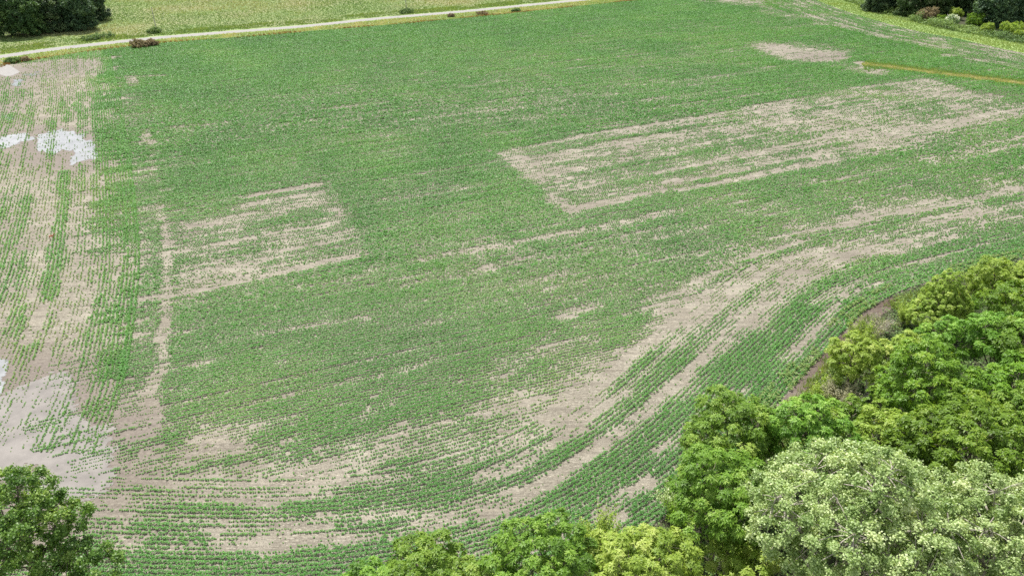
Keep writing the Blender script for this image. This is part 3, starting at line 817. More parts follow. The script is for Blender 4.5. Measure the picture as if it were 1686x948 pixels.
V, t = tufts(p[::2], 6, .35, .4, .2, np.clip(.3 + .6 * fbm(p[::2, 0] / 4, p[::2, 1] / 4, 51), 0, 1))
stuff('weed_patch', 'yellow green weeds on the far side of the golden dry grass line', 'weeds', V, t, M['limegrass'])
# lush weeds between the curved crop and the dirt path
p = np.vstack([resample(offset(K, o), .35) for o in (-8.2, -7.4, -6.5)])
p = p + rng.normal(0, .12, p.shape)
p = p[in_view(p, 1.1) & (p[:, 0] > 20)]
p = p[(vnoise(p[:, 0] / 1.5, p[:, 1] / 1.5, 52) > .3) & ((p[:, 0] < 40) | (vnoise(p[:, 0] / 4, p[:, 1] / 4, 57) > .55))]
k = np.repeat(np.arange(len(p)), 12)
Pp = np.c_[p[k] + rng.normal(0, .17, (len(k), 2)), rng.uniform(.12, .48, len(k))]
V, F = quads(Pp, unit(np.c_[rng.normal(0, .4, (len(k), 2)), np.ones(len(k))]), rng.uniform(.10, .17, len(k)), .9)
stuff('lush_weeds', 'yellow green broad leaved plants along the edge of the dirt path', 'weeds', V, np.clip(rng.normal(.42, .15, len(k)), 0, 1), M['limegrass'])
# understory below the trees
fl = np.vstack([offset(K, -9.0)[int(len(K) * .22):], [[180, 140], [180, 20], [-30, 10], [-30, 34]]])
p = scatter(fl, .9, wide=1.3)
p = p[(p[:, 0] > 56) | (p[:, 0] < 22) | (signed_dist(p, K) < -10.4)]
pb = fbm(p[:, 0] / 4, p[:, 1] / 4, 53)
k = np.repeat(np.arange(len(p)), 14)
hh = .3 + 1.6 * np.clip(pb - .35, 0, 1)
Pp = np.c_[p[k] + rng.normal(0, .45, (len(k), 2)), hh[k] * rng.uniform(.2, 1.0, len(k))]
V, F = quads(Pp, unit(np.c_[rng.normal(0, .5, (len(k), 2)), np.ones(len(k))]), rng.uniform(.11, .2, len(k)), .7)
stuff('undergrowth', 'low green undergrowth on the ground below the near trees', 'undergrowth', V, np.clip(.45 + .5 * (pb[k] - .4) + rng.normal(0, .15, len(k)), 0, 1), M['weed'])
gw_ = np.vstack([resample(offset(G, o), .8) for o in np.arange(9.0, 20, .8)])
p = gw_ + rng.normal(0, .6, gw_.shape)
p = p[in_view(p, 1.1)]
pb = fbm(p[:, 0] / 5, p[:, 1] / 5, 59)
k = np.repeat(np.arange(len(p)), 16)
hh = .6 + 8.0 * np.clip(pb - .38, 0, 1)
Pp = np.c_[p[k] + rng.normal(0, .5, (len(k), 2)), hh[k] * rng.uniform(.1, 1.0, len(k))]
V, F = quads(Pp, unit(np.c_[rng.normal(0, .5, (len(k), 2)), np.ones(len(k))]), rng.uniform(.18, .32, len(k)), .7)
stuff('undergrowth', 'leafy undergrowth along the foot of the far right wood', 'undergrowth', V, np.clip(.5 + .9 * (fbm(p[:, 0] / 9, p[:, 1] / 9, 60)[k] - .5) + rng.normal(0, .15, len(k)), 0, 1), M['weed'])
dK_pts = np.vstack([resample(offset(K, o), .5) for o in np.arange(-13.4, -9.6, .4)])
p = dK_pts + rng.normal(0, .3, dK_pts.shape)
p = p[in_view(p, 1.1) & (p[:, 0] > -25)]
p = p[vnoise(p[:, 0] / 3, p[:, 1] / 3, 55) > .35]
V, t = tufts(p, 8, .7, .35, .12, np.clip(.2 + .9 * fbm(p[:, 0] / 3, p[:, 1] / 3, 56), 0, 1), .8)
stuff('edge_grass', 'tall pale green grass along the tree side of the dirt path', 'edge grass', V, t, M['limegrass'])

# ------------------------------------------------------------------ trees
def tube(path, r0, r1, sides=6):
    path = np.asarray(path, float); k = len(path)
    t = np.gradient(path, axis=0); t = unit(t)
    ref = np.where(np.abs(t[:, 2:3]) < .9, np.array([[0, 0, 1.]]), np.array([[1., 0, 0]]))
    a = unit(np.cross(t, ref)); b = np.cross(t, a)
    r = np.linspace(r0, r1, k)[:, None]
    an = np.arange(sides) * 2 * np.pi / sides
    V = np.concatenate([(path + (a * math.cos(q_) + b * math.sin(q_)) * r)[:, None] for q_ in an], 1).reshape(-1, 3)
    i = np.arange((k - 1) * sides)
    ring, s = i // sides, i % sides
    F = np.c_[ring * sides + s, ring * sides + (s + 1) % sides, (ring + 1) * sides + (s + 1) % sides, (ring + 1) * sides + s]
    return V, F

class Geo:
    def __init__(s): s.V, s.F, s.n = [], [], 0
    def add(s, VF):
        s.V.append(VF[0]); s.F.append(VF[1] + s.n); s.n += len(VF[0])
    def mesh(s, name, m, smooth=True):
        return mesh(name, np.vstack(s.V), np.vstack(s.F), m, smooth=smooth)

def clump_points(lobes, spacing, tries=9000, shell=(.78, 1.06), low=-.55):
    L_ = np.array(lobes, float)
    vol = L_[:, 3] * L_[:, 4] * L_[:, 5]
    pick = rng.choice(len(L_), tries, p=vol ** .66 / (vol ** .66).sum())
    d = unit(rng.normal(0, 1, (tries, 3)))
    d = d[:]; ok = d[:, 2] > low
    pick, d = pick[ok], d[ok]
    rad = rng.uniform(*shell, len(d))
    inner = rng.random(len(d)) < .10
    rad = np.where(inner, rng.uniform(.35, .75, len(d)), rad)
    C = L_[pick, :3] + d * L_[pick, 3:6] * rad[:, None]
    for j in range(len(L_)):
        qd = (((C - L_[j, :3]) / L_[j, 3:6]) ** 2).sum(1)
        keep = (qd > .62) | (pick == j)
        C, d, pick, rad, inner = C[keep], d[keep], pick[keep], rad[keep], inner[keep]
    out = []
    grid = {}
    sp2 = spacing ** 2
    for i, c in enumerate(C):
        key = tuple((c // spacing).astype(int))
        bad = False
        for dx in (-1, 0, 1):
            for dy in (-1, 0, 1):
                for dz in (-1, 0, 1):
                    for j in grid.get((key[0] + dx, key[1] + dy, key[2] + dz), ()):
                        if ((C[j] - c) ** 2).sum() < sp2: bad = True; break
                    if bad: break
                if bad: break
            if bad: break
        if not bad:
            grid.setdefault(key, []).append(i); out.append(i)
    out = np.array(out)
    return C[out], d[out]

def crown(lobes, spacing, style, leaf, nros, rc, nleaf, up=.45):
    """leaf clumps over the surface of a lumpy crown. style 'spray' = drooping compound leaves, 'leaf' = single broad leaves"""
    C, D = clump_points(lobes, spacing)
    nc = len(C)
    k = np.repeat(np.arange(nc), nros)
    rs = rc * rng.uniform(.75, 1.3, nc)
    dr = unit(D[k] * .65 + np.array([0, 0, up]) + rng.normal(0, .62, (len(k), 3)))
    R = C[k] + dr * rs[k][:, None] * rng.uniform(.45, 1.05, (len(k), 1)) * np.array([1, 1, .8])
    ax = unit(dr + np.array([0, 0, .5]))
    ctone = rng.normal(0, .17, nc)
    j = np.repeat(np.arange(len(k)), nleaf)
    ref = np.where(np.abs(ax[:, 2:3]) < .9, np.array([[0, 0, 1.]]), np.array([[1., 0, 0]]))
    a = unit(np.cross(ax, ref)); b = np.cross(ax, a)
    if style == 'spray':
        az = np.tile(np.arange(nleaf) * 2 * np.pi / nleaf, len(k)) + np.repeat(rng.uniform(0, 6.28, len(k)), nleaf) + rng.normal(0, .25, len(j))
        el = rng.uniform(.15, .75, len(j))
        side = a[j] * np.cos(az)[:, None] + b[j] * np.sin(az)[:, None]
        d = unit(side * np.cos(el)[:, None] + ax[j] * np.sin(el)[:, None])
        Ln = (leaf[0] * rng.uniform(.7, 1.2, len(j)))[:, None]
        W = leaf[1] * Ln / leaf[0]
        sd = unit(np.cross(d, ax[j]) + 1e-6)
        p0 = R[j]
        p1 = p0 + d * Ln * .5
        p2 = p0 + d * Ln * .95 + np.array([0, 0, -1.0]) * Ln * .22
        V = np.stack([p0 - sd * W * .18, p0 + sd * W * .18, p1 + sd * W * .5, p1 - sd * W * .5, p2 + sd * W * .22, p2 - sd * W * .22], 1).reshape(-1, 3)
        o = np.arange(len(j))[:, None] * 6
        F = np.concatenate([o + np.array([[0, 1, 2, 3]]), o + np.array([[3, 2, 4, 5]])], 1).reshape(-1, 4)
        t = np.clip(.42 + ctone[k][j] + rng.normal(0, .10, len(j)) + np.repeat(rng.normal(0, .10, len(k)), nleaf), 0, 1)
        return V, F, np.repeat(t, 2), C
    Pp = R[j] + rng.normal(0, leaf[1], (len(j), 3))
    nr = unit(ax[j] * .9 + rng.normal(0, .55, (len(j), 3)))
    V, F = quads(Pp, nr, leaf[0] * rng.uniform(.7, 1.25, len(j)), .85)
    t = np.clip(.42 + ctone[k][j] + rng.normal(0, .14, len(j)) + np.repeat(rng.normal(0, .10, len(k)), nleaf), 0, 1)
    return V, F, t, C

def branches(C, h0, rbase, nlimb=7, twigs=True, sides=6, top=None, tw=1.0):
    g = Geo()
    cz = C[:, 2]
    ztop = top or np.percentile(cz, 80)
    wob = rng.normal(0, .12, 2)
    tp = np.array([[0, 0, -.15], [wob[0] * .5, wob[1] * .5, h0 * .5], [wob[0], wob[1], h0], [wob[0] * 2.2, wob[1] * 2.2, h0 + (ztop - h0) * .6]])
    tpf = np.c_[[np.interp(np.linspace(0, 3, 10), range(4), tp[:, i]) for i in range(3)]].T
    g.add(tube(tpf, rbase, rbase * .38, 8))
    # flared foot
    g.add(tube(np.array([[0, 0, -.2], [0, 0, .35], [wob[0] * .05, wob[1] * .05, 1.0]]), rbase * 1.45, rbase * .98, 8))
    # limb ends: farthest point sampling
    idx = [int(np.argmax(cz))]
    dd = ((C - C[idx[0]]) ** 2).sum(1)
    while len(idx) < min(nlimb, len(C)):
        i = int(np.argmax(dd)); idx.append(i); dd = np.minimum(dd, ((C - C[i]) ** 2).sum(1))
    nodes = []
    for i in idx:
        s0 = tpf[-1 - int(rng.integers(0, 5))]
        e = C[i] * .92 + s0 * .08
        mid = (s0 + e) / 2 + np.array([0, 0, .12 * np.linalg.norm(e - s0)]) + rng.normal(0, .2, 3)
        t = np.linspace(0, 1, 9)[:, None]
        path = s0 * (1 - t) ** 2 + mid * 2 * t * (1 - t) + e * t ** 2
        path[1:-1] += rng.normal(0, .05, (7, 3))
        g.add(tube(path, rbase * .40, .035, sides))
        nodes += [(q_, rbase * .40 * (1 - f_) + .035 * f_) for q_, f_ in zip(path[2:], np.linspace(.2, 1, 7))]
    if twigs:
        NP = np.array([q_[0] for q_ in nodes])
        for c in C:
            i = int((((NP - c) ** 2).sum(1)).argmin())
            s0 = NP[i]
            if np.linalg.norm(c - s0) < .2: continue
            mid = (s0 + c) / 2 + rng.normal(0, .15, 3) + np.array([0, 0, .1])
            g.add(tube(np.array([s0, s0 * .25 + mid * .5 + c * .25, c]), min(.06, nodes[i][1] * .7) * tw, .015 * tw, 4))
            for _ in range(2):
                e2 = c + unit(c - s0 + rng.normal(0, .8, 3)) * rng.uniform(.4, .9)
                g.add(tube(np.array([c, (c + e2) / 2 + rng.normal(0, .05, 3), e2]), .016, .007, 3))
    return g

SPEC = {
    # spacing, style, leaf(L, W), rosettes, clump radius, leaves per rosette, leaf material, bark
    'locust': (1.15, 'spray', (.30, .10), 46, .74, 6, 'locust', 'bark'),
    'lime': (1.02, 'spray', (.28, .10), 42, .68, 6, 'lime', 'bark'),
    'walnut': (1.25, 'spray', (.34, .115), 46, .82, 6, 'walnut', 'bark'),
    'cottonwood': (1.18, 'leaf', (.10, .15), 21, .62, 15, 'cottonwood', 'palebark'),
    'poplar': (1.10, 'leaf', (.105, .15), 21, .62, 14, 'poplar', 'bark'),
    'dark': (1.7, 'leaf', (.30, .34), 18, 1.25, 8, 'dark', 'bark'),
    'midgreen': (1.7, 'leaf', (.29, .34), 18, 1.2, 8, 'midleaf', 'bark'),
    'cedar': (.66, 'spray', (.22, .08), 26, .44, 6, 'lime', 'bark'),
}
def low(R, H, seed):
    r_ = np.random.default_rng(seed + 77)
    L_ = blob(R, H, seed, 6, .6, 1.2)
    for i in range(9):
        a = i * .7 + r_.uniform(-.2, .2)
        q_ = R * r_.uniform(.45, .8)
        L_.append((math.cos(a) * q_, math.sin(a) * q_, R * r_.uniform(.22, .5), R * .30, R * .30, R * .36))
    return L_
def make_tree(name, loc, species, lobes, h0, rbase, label, cat='tree', group=None, nlimb=8, rz=0.0, top=None):
    sp, style, leaf, nros, rc, nleaf, lm, bm_ = SPEC[species]
    root = empty(name, loc, rz)
    tag(root, label, cat, group)
    V, F, t, C = crown(lobes, sp, style, leaf, nros, rc, nleaf)
    br = branches(C, h0, rbase, nlimb, sp < 1.5, top=top, tw=1.7 if bm_ == 'palebark' else 1.0)
    link('trunk', br.mesh('trunk', M[bm_]), root)
    link('crown', mesh('crown', V, F, M[lm], t), root)
    return root

def blob(R, H, seed, n=5, z0=2.0, flat=1.0):
    """lobes of a rounded uneven crown of radius R whose middle is at height H"""
    r_ = np.random.default_rng(seed)
    rz_ = R * .78 * flat
    lobes = [(0, 0, H, R * .74, R * .74, rz_ * .9)]
    for i in range(n):
        a = i * 2 * math.pi / n + r_.uniform(-.4, .4)
        rr = R * r_.uniform(.34, .52)
        q_ = (R - rr) * r_.uniform(.85, 1.05)
        lobes.append((math.cos(a) * q_, math.sin(a) * q_, max(H + r_.uniform(-.45, .35) * rz_, z0 + rr * .6), rr, rr, rr * r_.uniform(.75, 1.0)))
    for i in range(max(2, n // 2)):
        a = r_.uniform(0, 6.28)
        rr = R * r_.uniform(.3, .45)
        lobes.append((math.cos(a) * R * .35, math.sin(a) * R * .35, H + rz_ * r_.uniform(.45, .75), rr, rr, rr * .9))
    return lobes

GN = 'trees along the near right edge of the field'
near = [
    # name, (u,v) of crown middle, crown middle height, R, species, flat, label
    ('locust_tree', (605, 985), 6.0, 3.0, 'locust', .9, 'low yellow green crown peeping over the bottom edge left of the other locusts'),
    ('locust_tree', (718, 965), 7.0, 4.4, 'locust', .9, 'feathery yellow green tree at the bottom edge below the curved rows, leftmost full crown'),
    ('locust_tree', (890, 944), 8.0, 4.5, 'locust', 1.0, 'feathery green tree with a pointed top at the bottom centre, second of the bottom row'),
    ('locust_tree', (1068, 952), 8.0, 4.7, 'lime', .9, 'broad bright yellow green crown at the bottom, right of the pointed feathery one'),
    ('locust_tree', (1192, 812), 9.0, 4.7, 'locust', 1.0, 'tall bright topped locust with dark gaps left of the big pale cottonwood'),
    ('locust_tree', (1205, 712), 8.5, 4.6, 'locust', 1.0, 'dark olive crown leaning over the crop rows, left half of the pair'),
    ('locust_tree', (1322, 725), 8.5, 4.8, 'locust', .95, 'olive crown with a yellow right flank right of the one over the crop rows'),
    ('locust_tree', (1203, 902), 5.5, 2.2, 'lime', 1.1, 'small rounded yellow green tree tucked left of the big cottonwood foot'),
    ('locust_tree', (1240, 945), 6.0, 2.2, 'lime', 1.0, 'small bright lime tree at the bottom edge below the big cottonwood'),
    ('walnut_tree', (1605, 755), 9.5, 6.2, 'walnut', .9, 'wide vivid green tree directly above the right hand cottonwood'),
    ('walnut_tree', (1492, 758), 7.0, 2.9, 'walnut', 1.0, 'small vivid green tree between the two pale cottonwoods'),
    ('walnut_tree', (1535, 632), 9.0, 4.8, 'walnut', 1.05, 'tall mid green tree with deep shadows right of the bleached twigs'),
    ('walnut_tree', (1668, 640), 8.5, 3.9, 'walnut', .9, 'rounded green crown at the right edge above the wide vivid tree'),
    ('locust_tree', (1650, 560), 8.0, 4.3, 'locust', .9, 'yellow green crown on the right below the sunlit bright clump'),
    ('walnut_tree', (1665, 500), 7.5, 3.0, 'walnut', .9, 'green crown at the right edge just below the bright yellow one'),
    ('locust_tree', (1560, 560), 6.0, 3.2, 'locust', .9, 'low green crown directly below the cone shaped yellow tree'),
    ('locust_tree', (1645, 468), 6.5, 3.9, 'lime', 1.0, 'brightest yellow tree at the upper right of the near wood'),
    ('locust_tree', (1500, 575), 5.5, 2.6, 'lime', .9, 'yellow green low tree beside the brown path below the cone shaped tree'),
    ('locust_tree', (1408, 590), 4.8, 3.1, 'lime', .9, 'small golden green tree leaning over the dirt path'),
    ('locust_tree', (1462, 590), 5.0, 2.1, 'lime', .9, 'small yellow tree above the bleached bare twigs'),
    ('walnut_tree', (1462, 650), 5.0, 2.0, 'walnut', .9, 'small round dark green tree just below the bleached bare twigs'),
    ('locust_tree', (1455, 712), 6.5, 3.0, 'lime', .95, 'pale yellow green tree directly above the big cottonwood top'),
    ('walnut_tree', (1712, 575), 9.0, 4.6, 'walnut', 1.0, 'green tree cut by the right edge beside the yellow green crown'),
    ('locust_tree', (1722, 690), 9.0, 4.8, 'locust', 1.0, 'yellow green tree cut by the right edge beside the wide vivid tree'),
    ('locust_tree', (1716, 470), 8.0, 4.2, 'lime', 1.0, 'bright yellow tree cut by the right edge behind the brightest yellow one'),
    ('walnut_tree', (1395, 690), 4.5, 2.4, 'walnut', .8, 'bluish green low tree beside the pale dry shrub'),
]
for i, (nm, uv, hc, R, spc, flat, lab) in enumerate(near):
    b = at(uv[0], uv[1], hc)
    rng = np.random.default_rng(100 + i)
    lb = blob(R, hc, 300 + i, 5 if R > 3 else 4, 1.0, flat)
    make_tree(nm, (b[0], b[1], 0), spc, lb, max(1.2, hc * .45), .12 + .028 * R, lab, group=GN, nlimb=9)

# cone shaped tree
rng = np.random.default_rng(150)
b = at(1552, 500, 5.0)
lobes = [(0, 0, 3.2, 3.5, 3.5, 2.0), (.3, 0, 5.2, 2.9, 2.9, 1.9), (0, .2, 7.0, 2.0, 2.0, 1.7), (.1, 0, 8.6, 1.1, 1.1, 1.5), (2.3, .4, 3.6, 1.8, 1.8, 1.3), (-2.2, -.3, 3.4, 1.7, 1.7, 1.3), (0, -2.3, 3.0, 1.7, 1.7, 1.2)]
make_tree('cedar_tree', (b[0], b[1], 0), 'cedar', lobes, 1.5, .2, 'cone shaped yellow green tree standing against the green crop band', group=GN, nlimb=10)

# the two pale cottonwoods
rng = np.random.default_rng(160)
def tall_lobes(R, H, seed, n):
    r_ = np.random.default_rng(seed)
    L_ = [(0, 0, H - 1, R * .6, R * .6, R * .7)]
    for i in range(n):
        a = i * 2.4 + r_.uniform(-.2, .2)
        q_ = R * .88 * math.sqrt((i + .6) / n)
        rr = R * r_.uniform(.20, .34)
        L_.append((math.cos(a) * q_, math.sin(a) * q_, H + R * .52 * (1 - (q_ / R) ** 2) - r_.uniform(.0, .35) * R + .5, rr, rr, rr * r_.uniform(1.0, 1.5)))
    return L_
b = at(1398, 885, 11.0)
make_tree('cottonwood_tree', (b[0], b[1], 0), 'cottonwood', tall_lobes(7.4, 11.5, 1, 24), 4.5, .42, 'huge pale silvery green cottonwood with white branches at the bottom right', group='pale cottonwoods', nlimb=16)
rng = np.random.default_rng(161)
b = at(1640, 890, 11.0)
make_tree('cottonwood_tree', (b[0], b[1], 0), 'cottonwood', tall_lobes(6.0, 11.0, 2, 20), 4.5, .36, 'second pale cottonwood in the bottom right corner showing more bare white branches', group='pale cottonwoods', nlimb=18)
# the glossy tree lower left
rng = np.random.default_rng(162)
b = at(32, 880, 8.0)
lobes = [(0, 0, 8.6, 3.4, 3.4, 3.4), (-2.2, 1.2, 9.6, 2.6, 2.6, 2.4), (1.0, 1.6, 11.2, 1.7, 1.7, 1.6), (3.0, .8, 9.2, 1.9, 1.9, 1.6), (2.6, -1.5, 7.2, 1.8, 1.8, 1.5), (4.9, -1.4, 5.6, 2.2, 2.2, 1.6), (6.6, -.9, 5.2, 1.2, 1.2, 1.1), (3.6, -3.0, 5.0, 2.0, 2.0, 1.5),
         (-2.8, -1.5, 7.2, 2.4, 2.4, 2.2), (-1.2, 2.4, 10.6, 1.5, 1.5, 1.5), (-4, .5, 8.5, 2, 2, 2)]
make_tree('poplar_tree', (b[0], b[1], 0), 'poplar', lobes, 3.5, .3, 'glossy dark green tree in the bottom left corner beside the muddy water', nlimb=14)

# bleached, nearly bare shrubs by the path
def bare_shrub(name, uv, h, spread, nst, label, leafm=None, nleaf=0, seed=1, wood='deadwood', cat='shrub', rz=.0, lsz=.09):
    global rng
    rng = np.random.default_rng(seed)
    b = at(uv[0], uv[1], 0)
    root = empty(name, (b[0], b[1], 0))
    tag(root, label, cat)
    gm = Geo(); tips = []
    for i in range(nst):
        a = rng.uniform(0, 6.28); r0 = rng.uniform(0, .25 * spread)
        s0 = np.array([math.cos(a) * r0, math.sin(a) * r0, -.05])
        e = np.array([math.cos(a) * spread * rng.uniform(.3, 1), math.sin(a) * spread * rng.uniform(.3, 1), h * rng.uniform(.6, 1)])
        mid = (s0 + e) / 2 + np.array([0, 0, h * .15]) + rng.normal(0, .1, 3)
        t = np.linspace(0, 1, 6)[:, None]
        path = s0 * (1 - t) ** 2 + mid * 2 * t * (1 - t) + e * t ** 2
        gm.add(tube(path, .045, .014, 4)); tips.append(e)
        for _ in range(6):
            k_ = rng.integers(2, 6); s1 = path[k_]
            e1 = s1 + unit(e - s0 + rng.normal(0, .7 * h * .5, 3)) * h * rng.uniform(.15, .4)
            gm.add(tube(np.array([s1, (s1 + e1) / 2 + rng.normal(0, .05, 3), e1]), .018, .007, 3)); tips.append(e1)
    link('stems', gm.mesh('stems', M[wood]), root)
    if leafm:
        T = np.array(tips)
        k_ = rng.integers(0, len(T), nleaf)
        Pp = T[k_] * rng.uniform(.55, 1.05, (nleaf, 1)) + rng.normal(0, .14, (nleaf, 3))
        Pp[:, 2] = np.maximum(Pp[:, 2], .05)
        V, F = quads(Pp, unit(rng.normal(0, .6, (nleaf, 3)) + np.array([0, 0, .8])), lsz * rng.uniform(.6, 1.3, nleaf), .7)
        link('foliage', mesh('foliage', V, F, M[leafm], np.clip(rng.normal(.5, .2, nleaf), 0, 1)), root)
    return root
bare_shrub('bare_shrub', (1436, 562), 2.8, 1.9, 26, 'bleached bare shrub at the edge of the brown path below the green band', 'deadleaf', 900, 201)
bare_shrub('bare_shrub', (1456, 650), 4.2, 1.6, 16, 'upright bleached bare twigs below the small yellow tree', None, 0, 202)
bare_shrub('bare_shrub', (1424, 655), 3.8, 1.2, 12, 'thin bleached twigs left of the upright bleached ones', None, 0, 203)
bare_shrub('dry_shrub', (1380, 668), 2.6, 2.4, 26, 'pale dry shrub with cream leaves beside the dirt path end', 'deadleaf', 4200, 204)
bare_shrub('leafy_shrub', (1352, 655), 1.6, 1.4, 14, 'yellow green shrub at the lower end of the dirt path', 'lime', 2600, 205, 'bark')
bare_shrub('leafy_shrub', (1335, 690), 2.4, 2.0, 18, 'grey green shrub left of the pale dry shrub', 'weed', 3600, 206, 'bark')
bare_shrub('leafy_shrub', (1105, 842), 2.4, 1.6, 16, 'bluish grey shrub at the crop edge left of the tall bright topped locust', 'cottonwood', 2600, 207, 'bark')
bare_shrub('leafy_shrub', (1590, 515), 2.6, 2.0, 18, 'green shrub between the cone shaped tree and the brightest yellow tree', 'walnut', 3600, 208, 'bark')

bare_shrub('leafy_shrub', (1388, 612), 2.4, 1.7, 16, 'yellow green bush overhanging the middle of the dirt path', 'lime', 3600, 209, 'bark')
bare_shrub('leafy_shrub', (1366, 640), 1.5, 1.2, 14, 'low bright bush between the dirt path and the pale dry shrub', 'lime', 2200, 210, 'bark')
bare_shrub('leafy_shrub', (1490, 535), 3.0, 1.9, 18, 'golden bush right of the bleached shrub by the brown path', 'lime', 4200, 211, 'bark')
bare_shrub('leafy_shrub', (1600, 478), 2.4, 1.8, 16, 'yellow bush left of the brightest yellow tree at the crop edge', 'lime', 3600, 212, 'bark')

bare_shrub('leafy_shrub', (1128, 868), 3.2, 2.2, 20, 'dark green bush below the tall bright topped locust at the crop edge', 'walnut', 4200, 213, 'bark')
bare_shrub('leafy_shrub', (985, 905), 3.2, 2.2, 20, 'bright bush between the pointed feathery tree and the broad bright crown', 'lime', 4200, 214, 'bark')

bare_shrub('leafy_shrub', (1412, 572), 3.4, 2.0, 20, 'tall golden bush standing in the gap of the brown path', 'lime', 5200, 215, 'bark')
bare_shrub('bare_shrub', (1446, 548), 2.6, 1.6, 24, 'pale bleached brush at the upper end of the brown path', 'deadleaf', 700, 216)
bare_shrub('leafy_shrub', (1345, 668), 1.8, 1.5, 16, 'light green bush at the foot of the dark path end', 'lime', 2600, 217, 'bark')

# ------------------------------------------------------------------ far woods
groveL = [((-75, 40), 9, 8.5, 'dark', 'dark tree cut by the left edge in the grove behind the road'),
          ((30, 26), 9, 8.2, 'midgreen', 'broad dark green tree nearest the road at the left of the grove'),
          ((88, 20), 9, 6.2, 'dark', 'dark tree behind the dead pale trunk in the left grove'),
          ((126, 22), 8, 6.0, 'dark', 'rounded dark tree right of the dead pale trunk'),
          ((150, 8), 8, 5.6, 'dark', 'dark tree at the right end of the left grove'),
          ((60, -12), 10, 7.0, 'dark', 'dark tree at the back of the left grove cut by the top edge'),
          ((5, -8), 11, 7.0, 'dark', 'dark tree behind the broad one, cut by the top left corner')]
for i, (uv, hc, R, spc, lab) in enumerate(groveL):
    rng = np.random.default_rng(400 + i)
    b = at(uv[0], uv[1], hc * .8)
    make_tree('oak_tree', (b[0], b[1], 0), spc, low(R, hc, 420 + i), 2.0, .4, lab, group='dark grove behind the road', nlimb=6)
bare_shrub('dead_tree', (103, 42), 12.5, 2.4, 5, 'dead bare pale tree standing at the front of the dark left grove', None, 0, 430, 'palebark', 'tree')
groveR = [((1395, -28), 8, 7.0, 'midgreen', 'green tree at the left end of the far right wood, cut by the top edge'),
          ((1446, -6), 8, 6.0, 'dark', 'dark round tree near the left end of the far right wood'),
          ((1502, 2), 8, 5.6, 'midgreen', 'lighter green tree left of the brown tangled shrub in the far right wood'),
          ((1545, -2), 9, 6.2, 'midgreen', 'mid green tree above the white flowering shrub'),
          ((1590, -8), 10, 7.4, 'midgreen', 'tallest tree in the middle of the far right wood'),
          ((1640, 10), 10, 7.0, 'dark', 'large dark tree above the round lime shrub in the far right wood'),
          ((1690, 2), 10, 7.5, 'midgreen', 'green tree at the right edge of the far right wood'),
          ((1505, -40), 11, 7.0, 'dark', 'dark tree deep in the far right wood, behind the lighter green one'),
          ((1610, -45), 12, 8.0, 'dark', 'dark tree deep in the far right wood, behind the tallest one'),
          ((1665, 8), 9, 6.5, 'dark', 'dark tree behind the bright lime shrub of the far right wood'),
          ((1570, -2), 8, 5.0, 'dark', 'dark tree directly behind the white flowering shrub'),
          ((1475, -6), 8, 5.5, 'dark', 'dark tree between the round one and the lighter green one')]
for i, (uv, hc, R, spc, lab) in enumerate(groveR):
    rng = np.random.default_rng(450 + i)
    b = at(uv[0], uv[1], hc * .8)
    make_tree('oak_tree', (b[0], b[1], 0), spc, low(R, hc, 470 + i), 2.0, .35, lab, group='far right wood', nlimb=6)
def shrub(name, uv, R, H, leafm, label, seed, n=2600, sz=.16, cat='shrub'):
    global rng
    rng = np.random.default_rng(seed)
    b = at(uv[0], uv[1], 0)
    root = empty(name, (b[0], b[1], 0)); tag(root, label, cat)
    r_ = np.random.default_rng(seed + 1)
    lobes = [(0, 0, H * .45, R * .65, R * .65, H * .45)]
    for a in np.arange(7) * .9 + r_.uniform(0, 1):
        f_ = r_.uniform(.35, 1.05); g_ = r_.uniform(.25, .5)
        lobes.append((math.cos(a) * R * f_, math.sin(a) * R * f_, H * r_.uniform(.25, .75 - .3 * f_ + .2), R * g_, R * g_, H * r_.uniform(.22, .42)))
    V, F, t, C = crown(lobes, R * .34, 'leaf', (sz, sz * 1.2), 14, R * .26, 8)
    link('foliage', mesh('foliage', V, F, M[leafm], t), root)
    br = branches(C, .3, .07, 5, False, 4)
    link('stems', br.mesh('stems', M['bark']), root)
    return root
shrub('flowering_shrub', (1566, 41), 2.6, 3.2, 'flower', 'shrub with white flower heads in front of the far right wood', 501)
shrub('lime_shrub', (1572, 33), 2.2, 4.6, 'lime', 'lime yellow shrub directly behind the white flowering one', 502)
shrub('lime_shrub', (1625, 54), 1.9, 3.2, 'lime', 'small round lime shrub standing alone on the grass before the far right wood', 503)
shrub('lime_shrub', (1663, 58), 3.0, 4.2, 'lime', 'bright lime shrub near the right edge of the far right wood', 504)
shrub('lime_shrub', (1681, 63), 2.2, 2.6, 'lime', 'low lime shrub at the right edge in front of the far wood', 505)
shrub('lime_shrub', (1600, 44), 2.6, 4.8, 'walnut', 'olive shrub between the white flowering one and the small round lime one', 506)
shrub('lime_shrub', (1478, 20), 3.2, 4.5, 'walnut', 'green shrub in front of the lighter tree of the far right wood', 507)
shrub('tangled_shrub', (1524, 34), 3.0, 5.2, 'brownleaf', 'brown tangled dead shrub at the foot of the far right wood', 508)
shrub('green_shrub', (1552, 38), 2.4, 2.6, 'walnut', 'low green shrub left of the white flowering one', 509)
